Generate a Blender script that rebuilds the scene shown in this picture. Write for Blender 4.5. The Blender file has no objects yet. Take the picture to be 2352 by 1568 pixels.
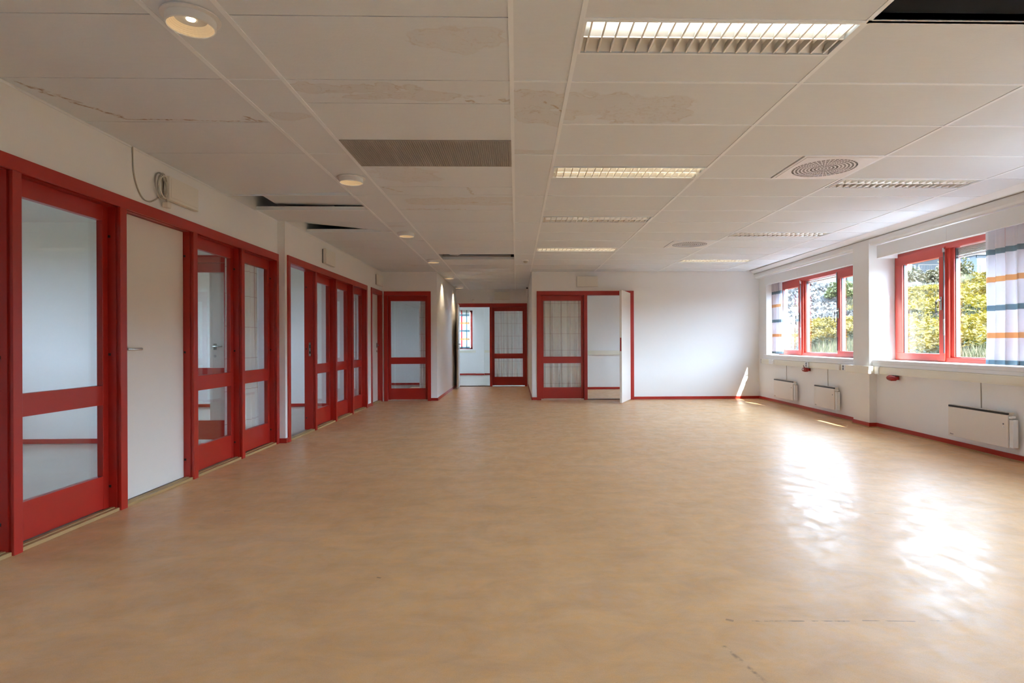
import bpy, math, random
import numpy as np
from mathutils import Matrix, Vector
random.seed(7)
rng = np.random.default_rng(5)
SC = bpy.context.scene
COL = SC.collection
PI = math.pi

# ------------------------------------------------------------------ camera
cam_d = bpy.data.cameras.new('camera'); cam = bpy.data.objects.new('camera', cam_d); COL.objects.link(cam)
YAW, ROLL, CAMZ = .025, -.0042, 1.0836
c, s, cr, sr = math.cos(YAW), math.sin(YAW), math.cos(ROLL), math.sin(ROLL)
RM = np.array([[cr, -sr, 0], [sr, cr, 0], [0, 0, 1]]) @ np.array([[c, 0, -s], [0, 1, 0], [s, 0, c]])
rt = (RM[0][0], RM[0][2], -RM[0][1]); up = (-RM[1][0], -RM[1][2], RM[1][1]); bk = (-RM[2][0], -RM[2][2], RM[2][1])
cam.matrix_world = Matrix(((rt[0], up[0], bk[0], 0), (rt[1], up[1], bk[1], 0), (rt[2], up[2], bk[2], CAMZ), (0, 0, 0, 1)))
cam_d.sensor_width = 36; cam_d.lens = 36 * 1362.43 / 2352
cam_d.shift_x = (1176 - 1219.59) / 2352; cam_d.shift_y = (787.255 - 784) / 2352
cam_d.clip_start = .05; cam_d.clip_end = 500
SC.camera = cam

# ------------------------------------------------------------------ world, sun, exposure
w = bpy.data.worlds.new('sky'); SC.world = w; w.use_nodes = True
nt = w.node_tree; nt.nodes.clear()
wo = nt.nodes.new('ShaderNodeOutputWorld'); bg = nt.nodes.new('ShaderNodeBackground'); nt.links.new(bg.outputs[0], wo.inputs[0])
bg.inputs[0].default_value = (.62, .82, 1.08, 1); bg.inputs[1].default_value = 8.6
sun_d = bpy.data.lights.new('sun', 'SUN'); sun_d.energy = 14.0; sun_d.angle = .009; sun_d.color = (1, .96, .89)
sun = bpy.data.objects.new('sun', sun_d); COL.objects.link(sun)
SUN_DIR = Vector((-.358, 1.12, -1.0))
sun.rotation_euler = SUN_DIR.to_track_quat('-Z', 'Y').to_euler(); sun.location = (8, -8, 9)
vs = SC.view_settings
SC.display_settings.display_device = 'sRGB'
vs.view_transform = 'Standard'; vs.look = 'None'; vs.gamma = 1; vs.use_curve_mapping = False
vs.exposure = 1.76
LUM_W, DOWN_W = 2.2, 2
SC.cycles.max_bounces = 10; SC.cycles.diffuse_bounces = 7; SC.cycles.glossy_bounces = 4
SC.cycles.transparent_max_bounces = 24; SC.cycles.transmission_bounces = 4
SC.cycles.caustics_reflective = False; SC.cycles.caustics_refractive = False
SC.cycles.sample_clamp_indirect = 12
SC.cycles.use_denoising = True; SC.cycles.use_adaptive_sampling = True; SC.cycles.adaptive_threshold = .025

# ------------------------------------------------------------------ materials
MATS = {}
def mat(name, col=(.8, .8, .8), rough=.5, metal=0, bump=None, noise=None, emit=None, spec=.5, coat=0):
    if name in MATS: return MATS[name]
    m = bpy.data.materials.new(name); m.use_nodes = True; n = m.node_tree; b = n.nodes['Principled BSDF']
    b.inputs['Base Color'].default_value = (*col, 1); b.inputs['Roughness'].default_value = rough
    b.inputs['Metallic'].default_value = metal; b.inputs['Specular IOR Level'].default_value = spec
    b.inputs['Coat Weight'].default_value = coat
    if noise:     # (scale xyz, amount)
        sc, am = noise
        g = n.nodes.new('ShaderNodeNewGeometry'); mp = n.nodes.new('ShaderNodeMapping'); mp.inputs['Scale'].default_value = sc
        nz = n.nodes.new('ShaderNodeTexNoise'); nz.inputs['Detail'].default_value = 5; nz.inputs['Scale'].default_value = 1
        n.links.new(g.outputs['Position'], mp.inputs[0]); n.links.new(mp.outputs[0], nz.inputs['Vector'])
        mx = n.nodes.new('ShaderNodeMixRGB'); mx.inputs[1].default_value = (*[x * (1 - am) for x in col], 1)
        mx.inputs[2].default_value = (*[min(1, x * (1 + am)) for x in col], 1)
        n.links.new(nz.outputs[0], mx.inputs[0]); n.links.new(mx.outputs[0], b.inputs['Base Color'])
    if bump:
        sc, st = bump
        g = n.nodes.new('ShaderNodeNewGeometry'); mp = n.nodes.new('ShaderNodeMapping'); mp.inputs['Scale'].default_value = sc
        nz = n.nodes.new('ShaderNodeTexNoise'); nz.inputs['Detail'].default_value = 3; nz.inputs['Scale'].default_value = 1
        bp = n.nodes.new('ShaderNodeBump'); bp.inputs['Strength'].default_value = st; bp.inputs['Distance'].default_value = .002
        n.links.new(g.outputs['Position'], mp.inputs[0]); n.links.new(mp.outputs[0], nz.inputs['Vector'])
        n.links.new(nz.outputs[0], bp.inputs['Height']); n.links.new(bp.outputs[0], b.inputs['Normal'])
    if emit:
        b.inputs['Emission Color'].default_value = (*emit[0], 1); b.inputs['Emission Strength'].default_value = emit[1]
    MATS[name] = m; return m
WALL = mat('wall_paint', (.82, .82, .81), .55, bump=((260, 260, 14), .25), noise=((1.3, 1.3, 1.0), .02))
WALLX = mat('outer_wall', (.7, .68, .62), .8)
RED = mat('red_paint', (.40, .018, .010), .32, noise=((6, 6, 2), .10), bump=((30, 30, 8), .08))
GLARE_RED = mat('window_red', (.50, .062, .045), .3, noise=((6, 6, 2), .08))  # frame red made lighter in the colour for the glare at the windows
TILE = mat('ceiling_tile', (.745, .80, .86), .85, bump=((70, 420, 90), .5), noise=((9, 60, 9), .025))
BAR = mat('grid_white', (.86, .92, .98), .4)
DOORW = mat('door_laminate', (.74, .69, .63), .35, noise=((3, 3, 1), .02))
PLAST = mat('cream_plastic', (.78, .76, .69), .4)
WPLAST = mat('white_plastic', (.80, .815, .83), .38)
TRUNK = mat('trunking', (.78, .75, .64), .42)
BLACK = mat('black', (.012, .012, .012), .5)
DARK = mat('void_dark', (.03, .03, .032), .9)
GREY = mat('dark_grey_metal', (.13, .13, .135), .4, .6)
STEEL = mat('steel', (.45, .44, .42), .25, 1)
ALU = mat('louvre_aluminium', (.82, .82, .80), .4, .6)
WOODT = mat('threshold_wood', (.40, .26, .11), .45, noise=((40, 3, 40), .25))
THR2 = mat('threshold_dark', (.16, .11, .08), .5)
TIMBER = mat('timber', (.45, .27, .13), .7)
CABLE = mat('cable_grey', (.42, .39, .33), .5)
REDPL = mat('red_plastic', (.36, .012, .015), .25)
ASPH = mat('dark_cladding', (.0025, .0045, .0085), .7)
WHITEB = mat('white_cladding', (.10, .103, .106), .6)
GREEN = mat('green_plastic', (.001, .012, .007), .5)
BLUEP = mat('blue_plastic', (.003, .008, .02), .5)
ORANGE = mat('cone_orange', (.04, .004, .001), .5)
ROOMF = mat('room_linoleum', (.52, .46, .40), .25, noise=((2, 2, 2), .06))

def glass_mat():
    m = bpy.data.materials.new('pane_glass'); m.use_nodes = True; n = m.node_tree; n.nodes.clear()
    o = n.nodes.new('ShaderNodeOutputMaterial'); mx = n.nodes.new('ShaderNodeMixShader'); t = n.nodes.new('ShaderNodeBsdfTransparent')
    g = n.nodes.new('ShaderNodeBsdfGlossy'); ge = n.nodes.new('ShaderNodeNewGeometry'); L = n.links.new
    d = n.nodes.new('ShaderNodeVectorMath'); d.operation = 'DOT_PRODUCT'; L(ge.outputs['Normal'], d.inputs[0]); L(ge.outputs['Incoming'], d.inputs[1])
    def M(op, a, bb):
        x = n.nodes.new('ShaderNodeMath'); x.operation = op
        for i, v in enumerate((a, bb)):
            if hasattr(v, 'links'): L(v, x.inputs[i])
            else: x.inputs[i].default_value = v
        return x.outputs[0]
    ab = M('ABSOLUTE', d.outputs['Value'], 0); f = M('ADD', M('MULTIPLY', M('POWER', M('SUBTRACT', 1, ab), 5), .96), .04)   # Schlick, the same from both sides
    t.inputs[0].default_value = (.975, .99, .985, 1); g.inputs['Roughness'].default_value = 0; g.inputs[0].default_value = (1, 1, 1, 1)
    L(f, mx.inputs[0]); L(t.outputs[0], mx.inputs[1]); L(g.outputs[0], mx.inputs[2]); L(mx.outputs[0], o.inputs[0])
    return m
GLASS = glass_mat()

def floor_mat():
    m = bpy.data.materials.new('linoleum_floor'); m.use_nodes = True; n = m.node_tree; b = n.nodes['Principled BSDF']; L = n.links.new
    g = n.nodes.new('ShaderNodeNewGeometry')
    def noise(sc, det, xyz=(1, 1, 1), rough=.6, dist=0):
        mp = n.nodes.new('ShaderNodeMapping'); mp.inputs['Scale'].default_value = xyz; L(g.outputs['Position'], mp.inputs[0])
        z = n.nodes.new('ShaderNodeTexNoise'); z.inputs['Scale'].default_value = sc; z.inputs['Detail'].default_value = det
        z.inputs['Roughness'].default_value = rough; z.inputs['Distortion'].default_value = dist; L(mp.outputs[0], z.inputs['Vector']); return z.outputs[0]
    def ramp(v, pts):
        r = n.nodes.new('ShaderNodeValToRGB'); L(v, r.inputs[0]); e = r.color_ramp.elements
        e[0].position, e[0].color = pts[0][0], (*pts[0][1], 1); e[1].position, e[1].color = pts[-1][0], (*pts[-1][1], 1)
        for p, cc in pts[1:-1]: x = e.new(p); x.color = (*cc, 1)
        return r.outputs[0]
    def mix(kind, f, a, bb):
        x = n.nodes.new('ShaderNodeMixRGB'); x.blend_type = kind
        for i, v in enumerate((f, a, bb)):
            if hasattr(v, 'links'): L(v, x.inputs[i])
            elif isinstance(v, (int, float)): x.inputs[i].default_value = v
            else: x.inputs[i].default_value = (*v, 1)
        return x.outputs[0]
    base = ramp(noise(1.1, 6), [(.25, (.61, .385, .215)), (.5, (.66, .42, .225)), (.75, (.67, .45, .28))])
    orange = ramp(noise(14, 7, (1, 1, 1), .7, 0), [(.42, (0, 0, 0)), (.66, (1, 1, 1))])
    base = mix('MIX', .6, base, mix('MIX', orange, base, (.72, .40, .15)))
    fl = ramp(noise(5, 8, (.6, 1, 1), .7, .5), [(.36, (.85, .84, .86)), (.62, (1.06, 1.05, 1.03))])
    base = mix('MULTIPLY', .8, base, fl)
    fine = ramp(noise(240, 3), [(.3, (.90, .90, .90)), (.7, (1.08, 1.08, 1.08))])
    base = mix('MULTIPLY', .7, base, fine)
    # scuff marks with a place of their own: long line across at y=2.27 and a dark streak
    sp = n.nodes.new('ShaderNodeSeparateXYZ'); L(g.outputs['Position'], sp.inputs[0])
    def M(op, a, bb=None, cl=False):
        x = n.nodes.new('ShaderNodeMath'); x.operation = op; x.use_clamp = cl
        for i, v in enumerate((a, bb)):
            if v is None: continue
            if hasattr(v, 'links'): L(v, x.inputs[i])
            else: x.inputs[i].default_value = v
        return x.outputs[0]
    nz = noise(18, 4)
    def seg(x0, y0, x1, y1, wd, gate, strength):
        dx, dy = x1 - x0, y1 - y0; ln = math.hypot(dx, dy); dx, dy = dx / ln, dy / ln
        u = M('ADD', M('MULTIPLY', M('SUBTRACT', sp.outputs[0], x0), dx), M('MULTIPLY', M('SUBTRACT', sp.outputs[1], y0), dy))
        v = M('ABSOLUTE', M('ADD', M('MULTIPLY', M('SUBTRACT', sp.outputs[0], x0), -dy), M('MULTIPLY', M('SUBTRACT', sp.outputs[1], y0), dx)))
        a = M('SUBTRACT', 1, M('DIVIDE', v, wd), True); e = M('MULTIPLY', M('GREATER_THAN', u, 0), M('LESS_THAN', u, ln))
        gt = M('MULTIPLY', M('SUBTRACT', nz, gate), 9, True)
        return M('MULTIPLY', M('MULTIPLY', a, e), M('MULTIPLY', gt, strength))
    sc = seg(.90, 2.283, 1.31, 2.268, .006, .44, .9)
    for q in ((1.34, 2.272, 1.54, 2.258, .006, .36, .6), (1.6, 2.262, 1.70, 2.256, .005, .4, .5), (.815, 2.30, .84, 2.285, .012, .3, .6),
              (.735, 2.10, .82, 1.75, .012, .45, .6), (-.65, 2.768, -.63, 2.76, .007, .2, .9), (2.25, 3.68, 2.33, 3.66, .008, .2, .5),
              (.10, 4.15, .14, 4.16, .01, .2, .5), (-.3, 7.4, -.05, 7.45, .03, .35, .35), (-.4, 6.5, -.1, 6.55, .03, .35, .3), (-1.9, 3.9, -1.86, 3.91, .01, .2, .5)):
        sc = M('MAXIMUM', sc, seg(*q))
    base = mix('MIX', sc, base, (.12, .085, .06))
    L(base, b.inputs['Base Color'])
    rg = ramp(noise(8, 8, (1, .6, 1), .75, .6), [(.40, (.285, .285, .285)), (.62, (.46, .46, .46))]); L(rg, b.inputs['Roughness'])
    b.inputs['Specular IOR Level'].default_value = .21; b.inputs['Coat Weight'].default_value = .0
    cr_ = ramp(noise(9, 10, (1, .7, 1), .8, 1.2), [(.36, (.12, .12, .12)), (.62, (.38, .38, .38))]); L(cr_, b.inputs['Coat Roughness'])
    bp = n.nodes.new('ShaderNodeBump'); bp.inputs['Strength'].default_value = .10; bp.inputs['Distance'].default_value = .003
    L(noise(14, 8, (1, .6, 1), .7, .6), bp.inputs['Height']); L(bp.outputs[0], b.inputs['Normal'])
    L(bp.outputs[0], b.inputs['Coat Normal'])
    return m
FLOORM = floor_mat()

def stain_mat(name, spots, lines=(), tint=(.42, .30, .18), amount=.75):
    """tile material with water stains: spots (x,y,rx,ry) hold cloudy ringed stains, lines ((x0,y0),(x1,y1)) hold brown crusts"""
    m = TILE.copy(); m.name = name; n = m.node_tree; b = n.nodes['Principled BSDF']; L = n.links.new
    g = n.nodes.new('ShaderNodeNewGeometry')
    def M(op, a, bb=None, cl=False):
        x = n.nodes.new('ShaderNodeMath'); x.operation = op; x.use_clamp = cl
        for i, v in enumerate((a, bb)):
            if v is None: continue
            if hasattr(v, 'links'): L(v, x.inputs[i])
            else: x.inputs[i].default_value = v
        return x.outputs[0]
    def noise(sc, det=6):
        z = n.nodes.new('ShaderNodeTexNoise'); z.inputs['Scale'].default_value = sc; z.inputs['Detail'].default_value = det; L(g.outputs['Position'], z.inputs['Vector']); return z.outputs[0]
    sp = n.nodes.new('ShaderNodeSeparateXYZ'); L(g.outputs['Position'], sp.inputs[0]); X, Y = sp.outputs[0], sp.outputs[1]
    n1, n2, n3 = noise(5, 8), noise(14, 5), noise(38, 4)
    tot = None
    for (x, y, rx, ry) in spots:
        a = M('POWER', M('ABSOLUTE', M('DIVIDE', M('SUBTRACT', X, x), rx)), 2); bb = M('POWER', M('ABSOLUTE', M('DIVIDE', M('SUBTRACT', Y, y), ry)), 2)
        d = M('ADD', M('ADD', a, bb), M('ADD', M('MULTIPLY', M('SUBTRACT', n1, .5), 4.5), M('MULTIPLY', M('SUBTRACT', n2, .5), 1.8)))
        fill = M('MULTIPLY', M('SUBTRACT', 1, d), 8, True)
        ring = M('SUBTRACT', 1, M('MULTIPLY', M('ABSOLUTE', M('SUBTRACT', d, .95)), 6), True)
        ring2 = M('SUBTRACT', 1, M('MULTIPLY', M('ABSOLUTE', M('SUBTRACT', d, .4)), 9), True)
        v = M('ADD', M('MULTIPLY', fill, .16), M('ADD', M('MULTIPLY', ring, M('MULTIPLY', M('MULTIPLY', M('SUBTRACT', n2, .38), 3, True), .6)), M('MULTIPLY', ring2, M('MULTIPLY', M('MULTIPLY', M('SUBTRACT', n3, .4), 3, True), .4))), True)
        tot = v if tot is None else M('MAXIMUM', tot, v)
    for (x0, y0), (x1, y1), wd in lines:
        dx, dy = x1 - x0, y1 - y0; ln = math.hypot(dx, dy); dx, dy = dx / ln, dy / ln
        ux, uy = M('SUBTRACT', X, x0), M('SUBTRACT', Y, y0)
        u = M('ADD', M('MULTIPLY', ux, dx), M('MULTIPLY', uy, dy))
        v = M('ADD', M('ADD', M('MULTIPLY', ux, -dy), M('MULTIPLY', uy, dx)), M('MULTIPLY', M('SUBTRACT', n2, .5), wd * 7))
        a = M('SUBTRACT', 1.1, M('DIVIDE', M('ABSOLUTE', v), wd), True); e = M('MULTIPLY', M('GREATER_THAN', u, 0), M('LESS_THAN', u, ln))
        gt = M('MULTIPLY', M('SUBTRACT', n3, .40), 6, True)
        v = M('MULTIPLY', M('MULTIPLY', a, e), M('ADD', M('MULTIPLY', gt, .8), .15))
        tot = v if tot is None else M('MAXIMUM', tot, v)
    mx = n.nodes.new('ShaderNodeMixRGB'); old = b.inputs['Base Color'].links[0].from_socket
    L(M('MULTIPLY', tot, amount), mx.inputs[0]); L(old, mx.inputs[1]); mx.inputs[2].default_value = (*tint, 1); L(mx.outputs[0], b.inputs['Base Color'])
    return m

def curtain_mat(name, bands, vlines, base=(.82, .80, .80), bandcols=None, trans=.35):
    """bands: (z, half height, colour); vlines: (u, half width, colour) on the uv's u"""
    m = bpy.data.materials.new(name); m.use_nodes = True; n = m.node_tree; b = n.nodes['Principled BSDF']; L = n.links.new
    g = n.nodes.new('ShaderNodeNewGeometry'); sp = n.nodes.new('ShaderNodeSeparateXYZ'); L(g.outputs['Position'], sp.inputs[0])
    uv = n.nodes.new('ShaderNodeUVMap'); su = n.nodes.new('ShaderNodeSeparateXYZ'); L(uv.outputs[0], su.inputs[0])
    cur = None
    def M(op, a, bb):
        x = n.nodes.new('ShaderNodeMath'); x.operation = op
        for i, v in enumerate((a, bb)):
            if hasattr(v, 'links'): L(v, x.inputs[i])
            else: x.inputs[i].default_value = v
        return x.outputs[0]
    for src, lst in ((su.outputs[0], vlines), (sp.outputs[2], bands)):
        for (p, h, cc) in lst:
            f = M('MULTIPLY', M('LESS_THAN', M('ABSOLUTE', M('SUBTRACT', src, p), 0), h), .8)
            mx = n.nodes.new('ShaderNodeMixRGB'); L(f, mx.inputs[0])
            if cur is None: mx.inputs[1].default_value = (*base, 1)
            else: L(cur, mx.inputs[1])
            mx.inputs[2].default_value = (*cc, 1); cur = mx.outputs[0]
    b.inputs['Roughness'].default_value = .85; b.inputs['Specular IOR Level'].default_value = .1
    t = n.nodes.new('ShaderNodeBsdfTranslucent'); ms = n.nodes.new('ShaderNodeMixShader'); ms.inputs[0].default_value = trans
    if cur is not None: L(cur, b.inputs['Base Color']); L(cur, t.inputs[0])
    o = n.nodes['Material Output']; L(b.outputs[0], ms.inputs[1]); L(t.outputs[0], ms.inputs[2]); L(ms.outputs[0], o.inputs[0])
    return m

# ------------------------------------------------------------------ mesh helpers
IDT = lambda p: p
class MB:
    def __init__(s, T=IDT): s.v, s.f, s.T, s.uv = [], [], T, None
    def add(s, vs_, fs):
        k = len(s.v); s.v += [s.T(tuple(p)) for p in vs_]; s.f += [tuple(k + i for i in f) for f in fs]; return s
    def box(s, a, b):
        (x0, y0, z0), (x1, y1, z1) = a, b
        return s.add([(x0, y0, z0), (x1, y0, z0), (x1, y1, z0), (x0, y1, z0), (x0, y0, z1), (x1, y0, z1), (x1, y1, z1), (x0, y1, z1)],
                     [(0, 3, 2, 1), (4, 5, 6, 7), (0, 1, 5, 4), (1, 2, 6, 5), (2, 3, 7, 6), (3, 0, 4, 7)])
    def prism(s, prof, y0, y1, axis='y'):
        n_ = len(prof)
        if axis == 'y': vs_ = [(p[0], y0, p[1]) for p in prof] + [(p[0], y1, p[1]) for p in prof]
        elif axis == 'x': vs_ = [(y0, p[0], p[1]) for p in prof] + [(y1, p[0], p[1]) for p in prof]
        else: vs_ = [(p[0], p[1], y0) for p in prof] + [(p[0], p[1], y1) for p in prof]
        return s.add(vs_, [tuple(range(n_))[::-1], tuple(range(n_, 2 * n_))] + [(i, (i + 1) % n_, (i + 1) % n_ + n_, i + n_) for i in range(n_)])
    def lathe(s, prof, c, n=24, axis='z', sx=1, sy=1):
        vs_ = []
        for (r, h) in prof:
            for i in range(n):
                a = 2 * PI * i / n; x, y = r * math.cos(a) * sx, r * math.sin(a) * sy
                vs_.append({'z': (c[0] + x, c[1] + y, c[2] + h), 'y': (c[0] + x, c[1] + h, c[2] + y), 'x': (c[0] + h, c[1] + x, c[2] + y)}[axis])
        m_ = len(prof); fs = [(j * n + i, j * n + (i + 1) % n, (j + 1) * n + (i + 1) % n, (j + 1) * n + i) for j in range(m_ - 1) for i in range(n)]
        if prof[0][0] > 0: fs.append(tuple(range(n))[::-1])
        if prof[-1][0] > 0: fs.append(tuple(range((m_ - 1) * n, m_ * n)))
        return s.add(vs_, fs)
    def tube(s, pts, r, n=8):
        pts = [Vector(p) for p in pts]; vs_ = []
        up_ = Vector((0, 0, 1)); d0 = (pts[1] - pts[0]).normalized()
        if abs(d0.dot(up_)) > .9: up_ = Vector((1, 0, 0))
        for i, p in enumerate(pts):
            d = (pts[min(i + 1, len(pts) - 1)] - pts[max(i - 1, 0)]).normalized(); a = d.cross(up_)
            if a.length < 1e-4: a = d.cross(Vector((0, 1, 0)))
            a.normalize(); b_ = d.cross(a)
            for k in range(n): t = 2 * PI * k / n; vs_.append(tuple(p + a * math.cos(t) * r + b_ * math.sin(t) * r))
        m_ = len(pts); fs = [(j * n + i, j * n + (i + 1) % n, (j + 1) * n + (i + 1) % n, (j + 1) * n + i) for j in range(m_ - 1) for i in range(n)]
        fs += [tuple(range(n))[::-1], tuple(range((m_ - 1) * n, m_ * n))]
        return s.add(vs_, fs)
    def build(s, name, m, parent=None, bevel=0, smooth=False, kind=None):
        me = bpy.data.meshes.new(name); me.from_pydata(s.v, [], s.f)
        import bmesh
        bm = bmesh.new(); bm.from_mesh(me); bmesh.ops.recalc_face_normals(bm, faces=bm.faces); bm.to_mesh(me); bm.free()
        me.materials.append(m); o = bpy.data.objects.new(name, me); COL.objects.link(o)
        if parent: o.parent = parent
        if smooth:
            me.polygons.foreach_set('use_smooth', [True] * len(me.polygons)); me.set_sharp_from_angle(angle=.7)
        if bevel:
            md = o.modifiers.new('b', 'BEVEL'); md.width = bevel; md.segments = 2; md.limit_method = 'ANGLE'
            md.harden_normals = False
        if kind: o['kind'] = kind
        return o
def boxo(name, a, b, m, parent=None, T=IDT, bevel=0): return MB(T).box(a, b).build(name, m, parent, bevel)
def tag(o, label, cat, group=None, kind=None):
    o['label'] = label; o['category'] = cat
    if group: o['group'] = group
    if kind: o['kind'] = kind
    return o
def empty(name, loc=(0, 0, 0), label=None, cat=None, group=None, kind=None):
    o = bpy.data.objects.new(name, None); COL.objects.link(o); o.location = loc; o.empty_display_size = .1
    if label: tag(o, label, cat, group, kind)
    return o
def kids(o): return [x for x in bpy.data.objects if x.parent == o]
def copy_tree(o, parent=None):
    cc = o.copy(); COL.objects.link(cc); cc.parent = parent
    for k in kids(o): copy_tree(k, cc)
    return cc
def reparent(root):      # children built in world space under a root that stands elsewhere
    mi = Matrix.Translation(-root.location)
    for k in kids(root): k.matrix_parent_inverse = mi
    return root
def st(o, label, cat): return tag(o, label, cat, None, 'structure')

# ------------------------------------------------------------------ dimensions
H, XL, XL2, YF, YE = 2.427, -2.60, -2.52, 11.22, 14.85      # ceiling, walls, far wall, corridor end
YB = -3.2; TOP = 3.0
YK = lambda k: 3.05 + .5935 * k

# ------------------------------------------------------------------ floors
o = boxo('floor', (XL - .0, YB, -.06), (4.75, YE + .02, 0), FLOORM); st(o, 'glossy mottled peach linoleum floor of the large empty room', 'floor')
fl = empty('floor'); st(fl, 'pale beige linoleum floor of the side rooms behind the glazed screens', 'floor')
boxo('floor_sheet', (-6.4, -1, -.06), (XL, 15.7, 0), ROOMF, fl)
boxo('floor_sheet', (XL, YE + .02, -.06), (.30, 20.2, 0), ROOMF, fl); boxo('floor_sheet', (-6.4, 15.7, -.06), (XL, 20.2, 0), ROOMF, fl)
boxo('floor_sheet', (.30, YE + .02, -.06), (2.6, 20.2, 0), ROOMF, fl)

# ------------------------------------------------------------------ glazed red screens
TL = lambda X0: (lambda p: (X0 - p[1], p[0], p[2]))          # (along, into the wall, up) for a wall on the left facing +x
TF = lambda Y0: (lambda p: (p[0], Y0 + p[1], p[2]))          # for a wall facing the camera
HH = 1.985
def lever(parent, u, z, T, side=1, w0=.08, dirn=1):
    """lever handle: plate, neck, grip"""
    h = MB(T).box((u - .02, w0 - .008, z - .045), (u + .02, w0, z + .045)).build('lever_handle', STEEL, parent, .003)
    MB(T).tube([(u, w0, z), (u, w0 - .045, z), (u + .012 * dirn, w0 - .055, z), (u + .12 * dirn, w0 - .055, z)], .009).build('grip', STEEL, h, smooth=True)
    MB(T).lathe([(.018, w0 - .006), (.018, w0)], (u, 0, z - .11), 14, 'y').build('key_rosette', STEEL, parent)
    return h
def screen(root, T, posts, bays, flip=False, wood=True, zc=2.063, jd=.125, sill=True):
    """posts: (u0,u1) casing posts; bays: (u0,u1,kind)"""
    u0, u1 = posts[0][0], posts[-1][1]
    MB(T).box((u0, -.015, HH), (u1, .0, zc)).build('head_casing', RED, root, .002)
    for a, b in posts: MB(T).box((a, -.0155, 0), (b, .0, HH)).build('casing_post', RED, root, .002)
    MB(T).box((u0 + .01, .0, HH + .008), (u1 - .01, .016, zc - .01)).build('head_rebate', RED, root)
    MB(T).box((u0 + .01, .016, HH), (u1 - .01, jd, zc - .01)).build('head_jamb', RED, root)
    for i, (a, b) in enumerate(posts):
        aa, bb = (a if i else a + .012), (b if i < len(posts) - 1 else b - .012)
        MB(T).box((aa + (.009 if i else 0), .0, 0), (bb - (.009 if i < len(posts) - 1 else 0), .016, HH)).build('jamb_rebate', RED, root)
        MB(T).box((aa, .016, 0), (bb, jd, HH)).build('jamb', RED, root)
    for (a, b, kd) in bays:
        if sill:
            MB(T).box((a, -.004, 0), (b, .022, .02)).build('threshold_board', WOODT, root, .002)
            MB(T).box((a, .026, 0), (b, .052, .024)).build('threshold_board', WOODT, root, .002)
            MB(T).box((a, .052, 0), (b, jd + .01, .014)).build('threshold_board', THR2, root)
        if kd == 'glass':
            w0, w1 = .066, .105
            P_ = empty('fixed_sash'); P_.parent = root
            for (x0, x1) in ((a, a + .05), (b - .05, b)): MB(T).box((x0, w0, .02), (x1, w1, HH)).build('stile', RED, P_, .002)
            for (z0, z1) in ((.025, .235), (.695, .82), (1.885, HH)): MB(T).box((a + .05, w0, z0), (b - .05, w1, z1)).build('rail', RED, P_, .002)
            for (z0, z1) in ((.235, .695), (.82, 1.885)):
                MB(T).box((a + .05, .083, z0), (b - .05, .089, z1)).build('glass_pane', GLASS, P_)
        if kd == 'door':
            d_ = MB(T).box((a + .004, .066, .022), (b - .004, .106, HH - .003)).build('door_leaf', DOORW, root, .002)
            lever(d_, b - .08 if flip else a + .075, 1.052, T, 1, .066, -1 if flip else 1)
        if kd in ('door', 'open', 'glass'):
            pass
    return root
def hinge_dots(root, T, u, zs, w=.045):
    for z in zs: MB(T).box((u - .003, w - .006, z - .008), (u + .003, w + .006, z + .008)).build('screw_plug', BLACK, root)

r1 = empty('window_1', (XL, 3.1, 0)); st(r1, 'long red-framed glazed screen with the closed beige door, nearest the camera', 'window')
T = TL(XL)
screen(r1, T, [(2.28, 2.34), (3.115, 3.172), (3.945, 4.01), (4.825, 4.888), (5.665, 5.723), (6.485, 6.548)],
       [(2.34, 3.115, 'open'), (3.172, 3.945, 'glass'), (4.01, 4.825, 'door'), (4.888, 5.665, 'glass'), (5.723, 6.485, 'glass')])
for u in (3.112, 3.942, 4.822, 5.662, 6.482): hinge_dots(r1, T, u, (.16, 1.02, 1.79), .055)
reparent(r1)
r2 = empty('window_2', (XL2, 6.6, 0)); st(r2, 'red-framed glazed screen with one open doorway and three glass bays', 'window')
T = TL(XL2)
screen(r2, T, [(6.595, 6.665), (7.48, 7.54), (8.32, 8.38), (9.17, 9.23), (10.02, 10.09)],
       [(6.665, 7.48, 'open'), (7.54, 8.32, 'glass'), (8.38, 9.17, 'glass'), (9.23, 10.02, 'glass')])
sp_ = MB(T).box((7.474, .045, .93), (7.481, .068, 1.10)).build('strike_plate', STEEL, r2)
MB(T).box((7.472, .050, 1.03), (7.4745, .062, 1.07)).build('slot', BLACK, sp_); MB(T).box((7.472, .050, .96), (7.4745, .062, .99)).build('slot', BLACK, sp_)
for u in (7.477, 8.317, 9.167, 10.017): hinge_dots(r2, T, u, (.16, 1.02, 1.79), .10)
reparent(r2)
r3 = empty('door_1', (XL2, 10.4, 0)); st(r3, 'red-framed white door in the side wall beside the inner corner', 'door')
screen(r3, TL(XL2), [(10.36, 10.43), (11.14, 11.205)], [(10.43, 11.14, 'door')], flip=True)
reparent(r3)
r4 = empty('window_3', (-2.0, YF, 0)); st(r4, 'single-bay red glazed panel on the short wall beside the corridor', 'window')
screen(r4, TF(YF), [(-2.483, -2.42), (-1.668, -1.605)], [(-2.42, -1.668, 'glass')], sill=False); reparent(r4)
r5 = empty('door_2', (-.6, YE, 0)); st(r5, 'dark red door frame with glazed sidelight at the corridor end', 'door')
screen(r5, TF(YE), [(-1.485, -1.42), (-.66, -.595), (.215, .275)], [(-1.42, -.66, 'open'), (-.595, .215, 'glass')], sill=False, zc=2.075)
boxo('threshold_board', (-1.42, YE + .0, 0), (-.66, YE + .12, .02), THR2, r5); reparent(r5)
r6 = empty('door_3', (1.3, YF, 0)); st(r6, 'red double-bay frame in the white far wall with curtained glass and open doorway', 'door')
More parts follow.
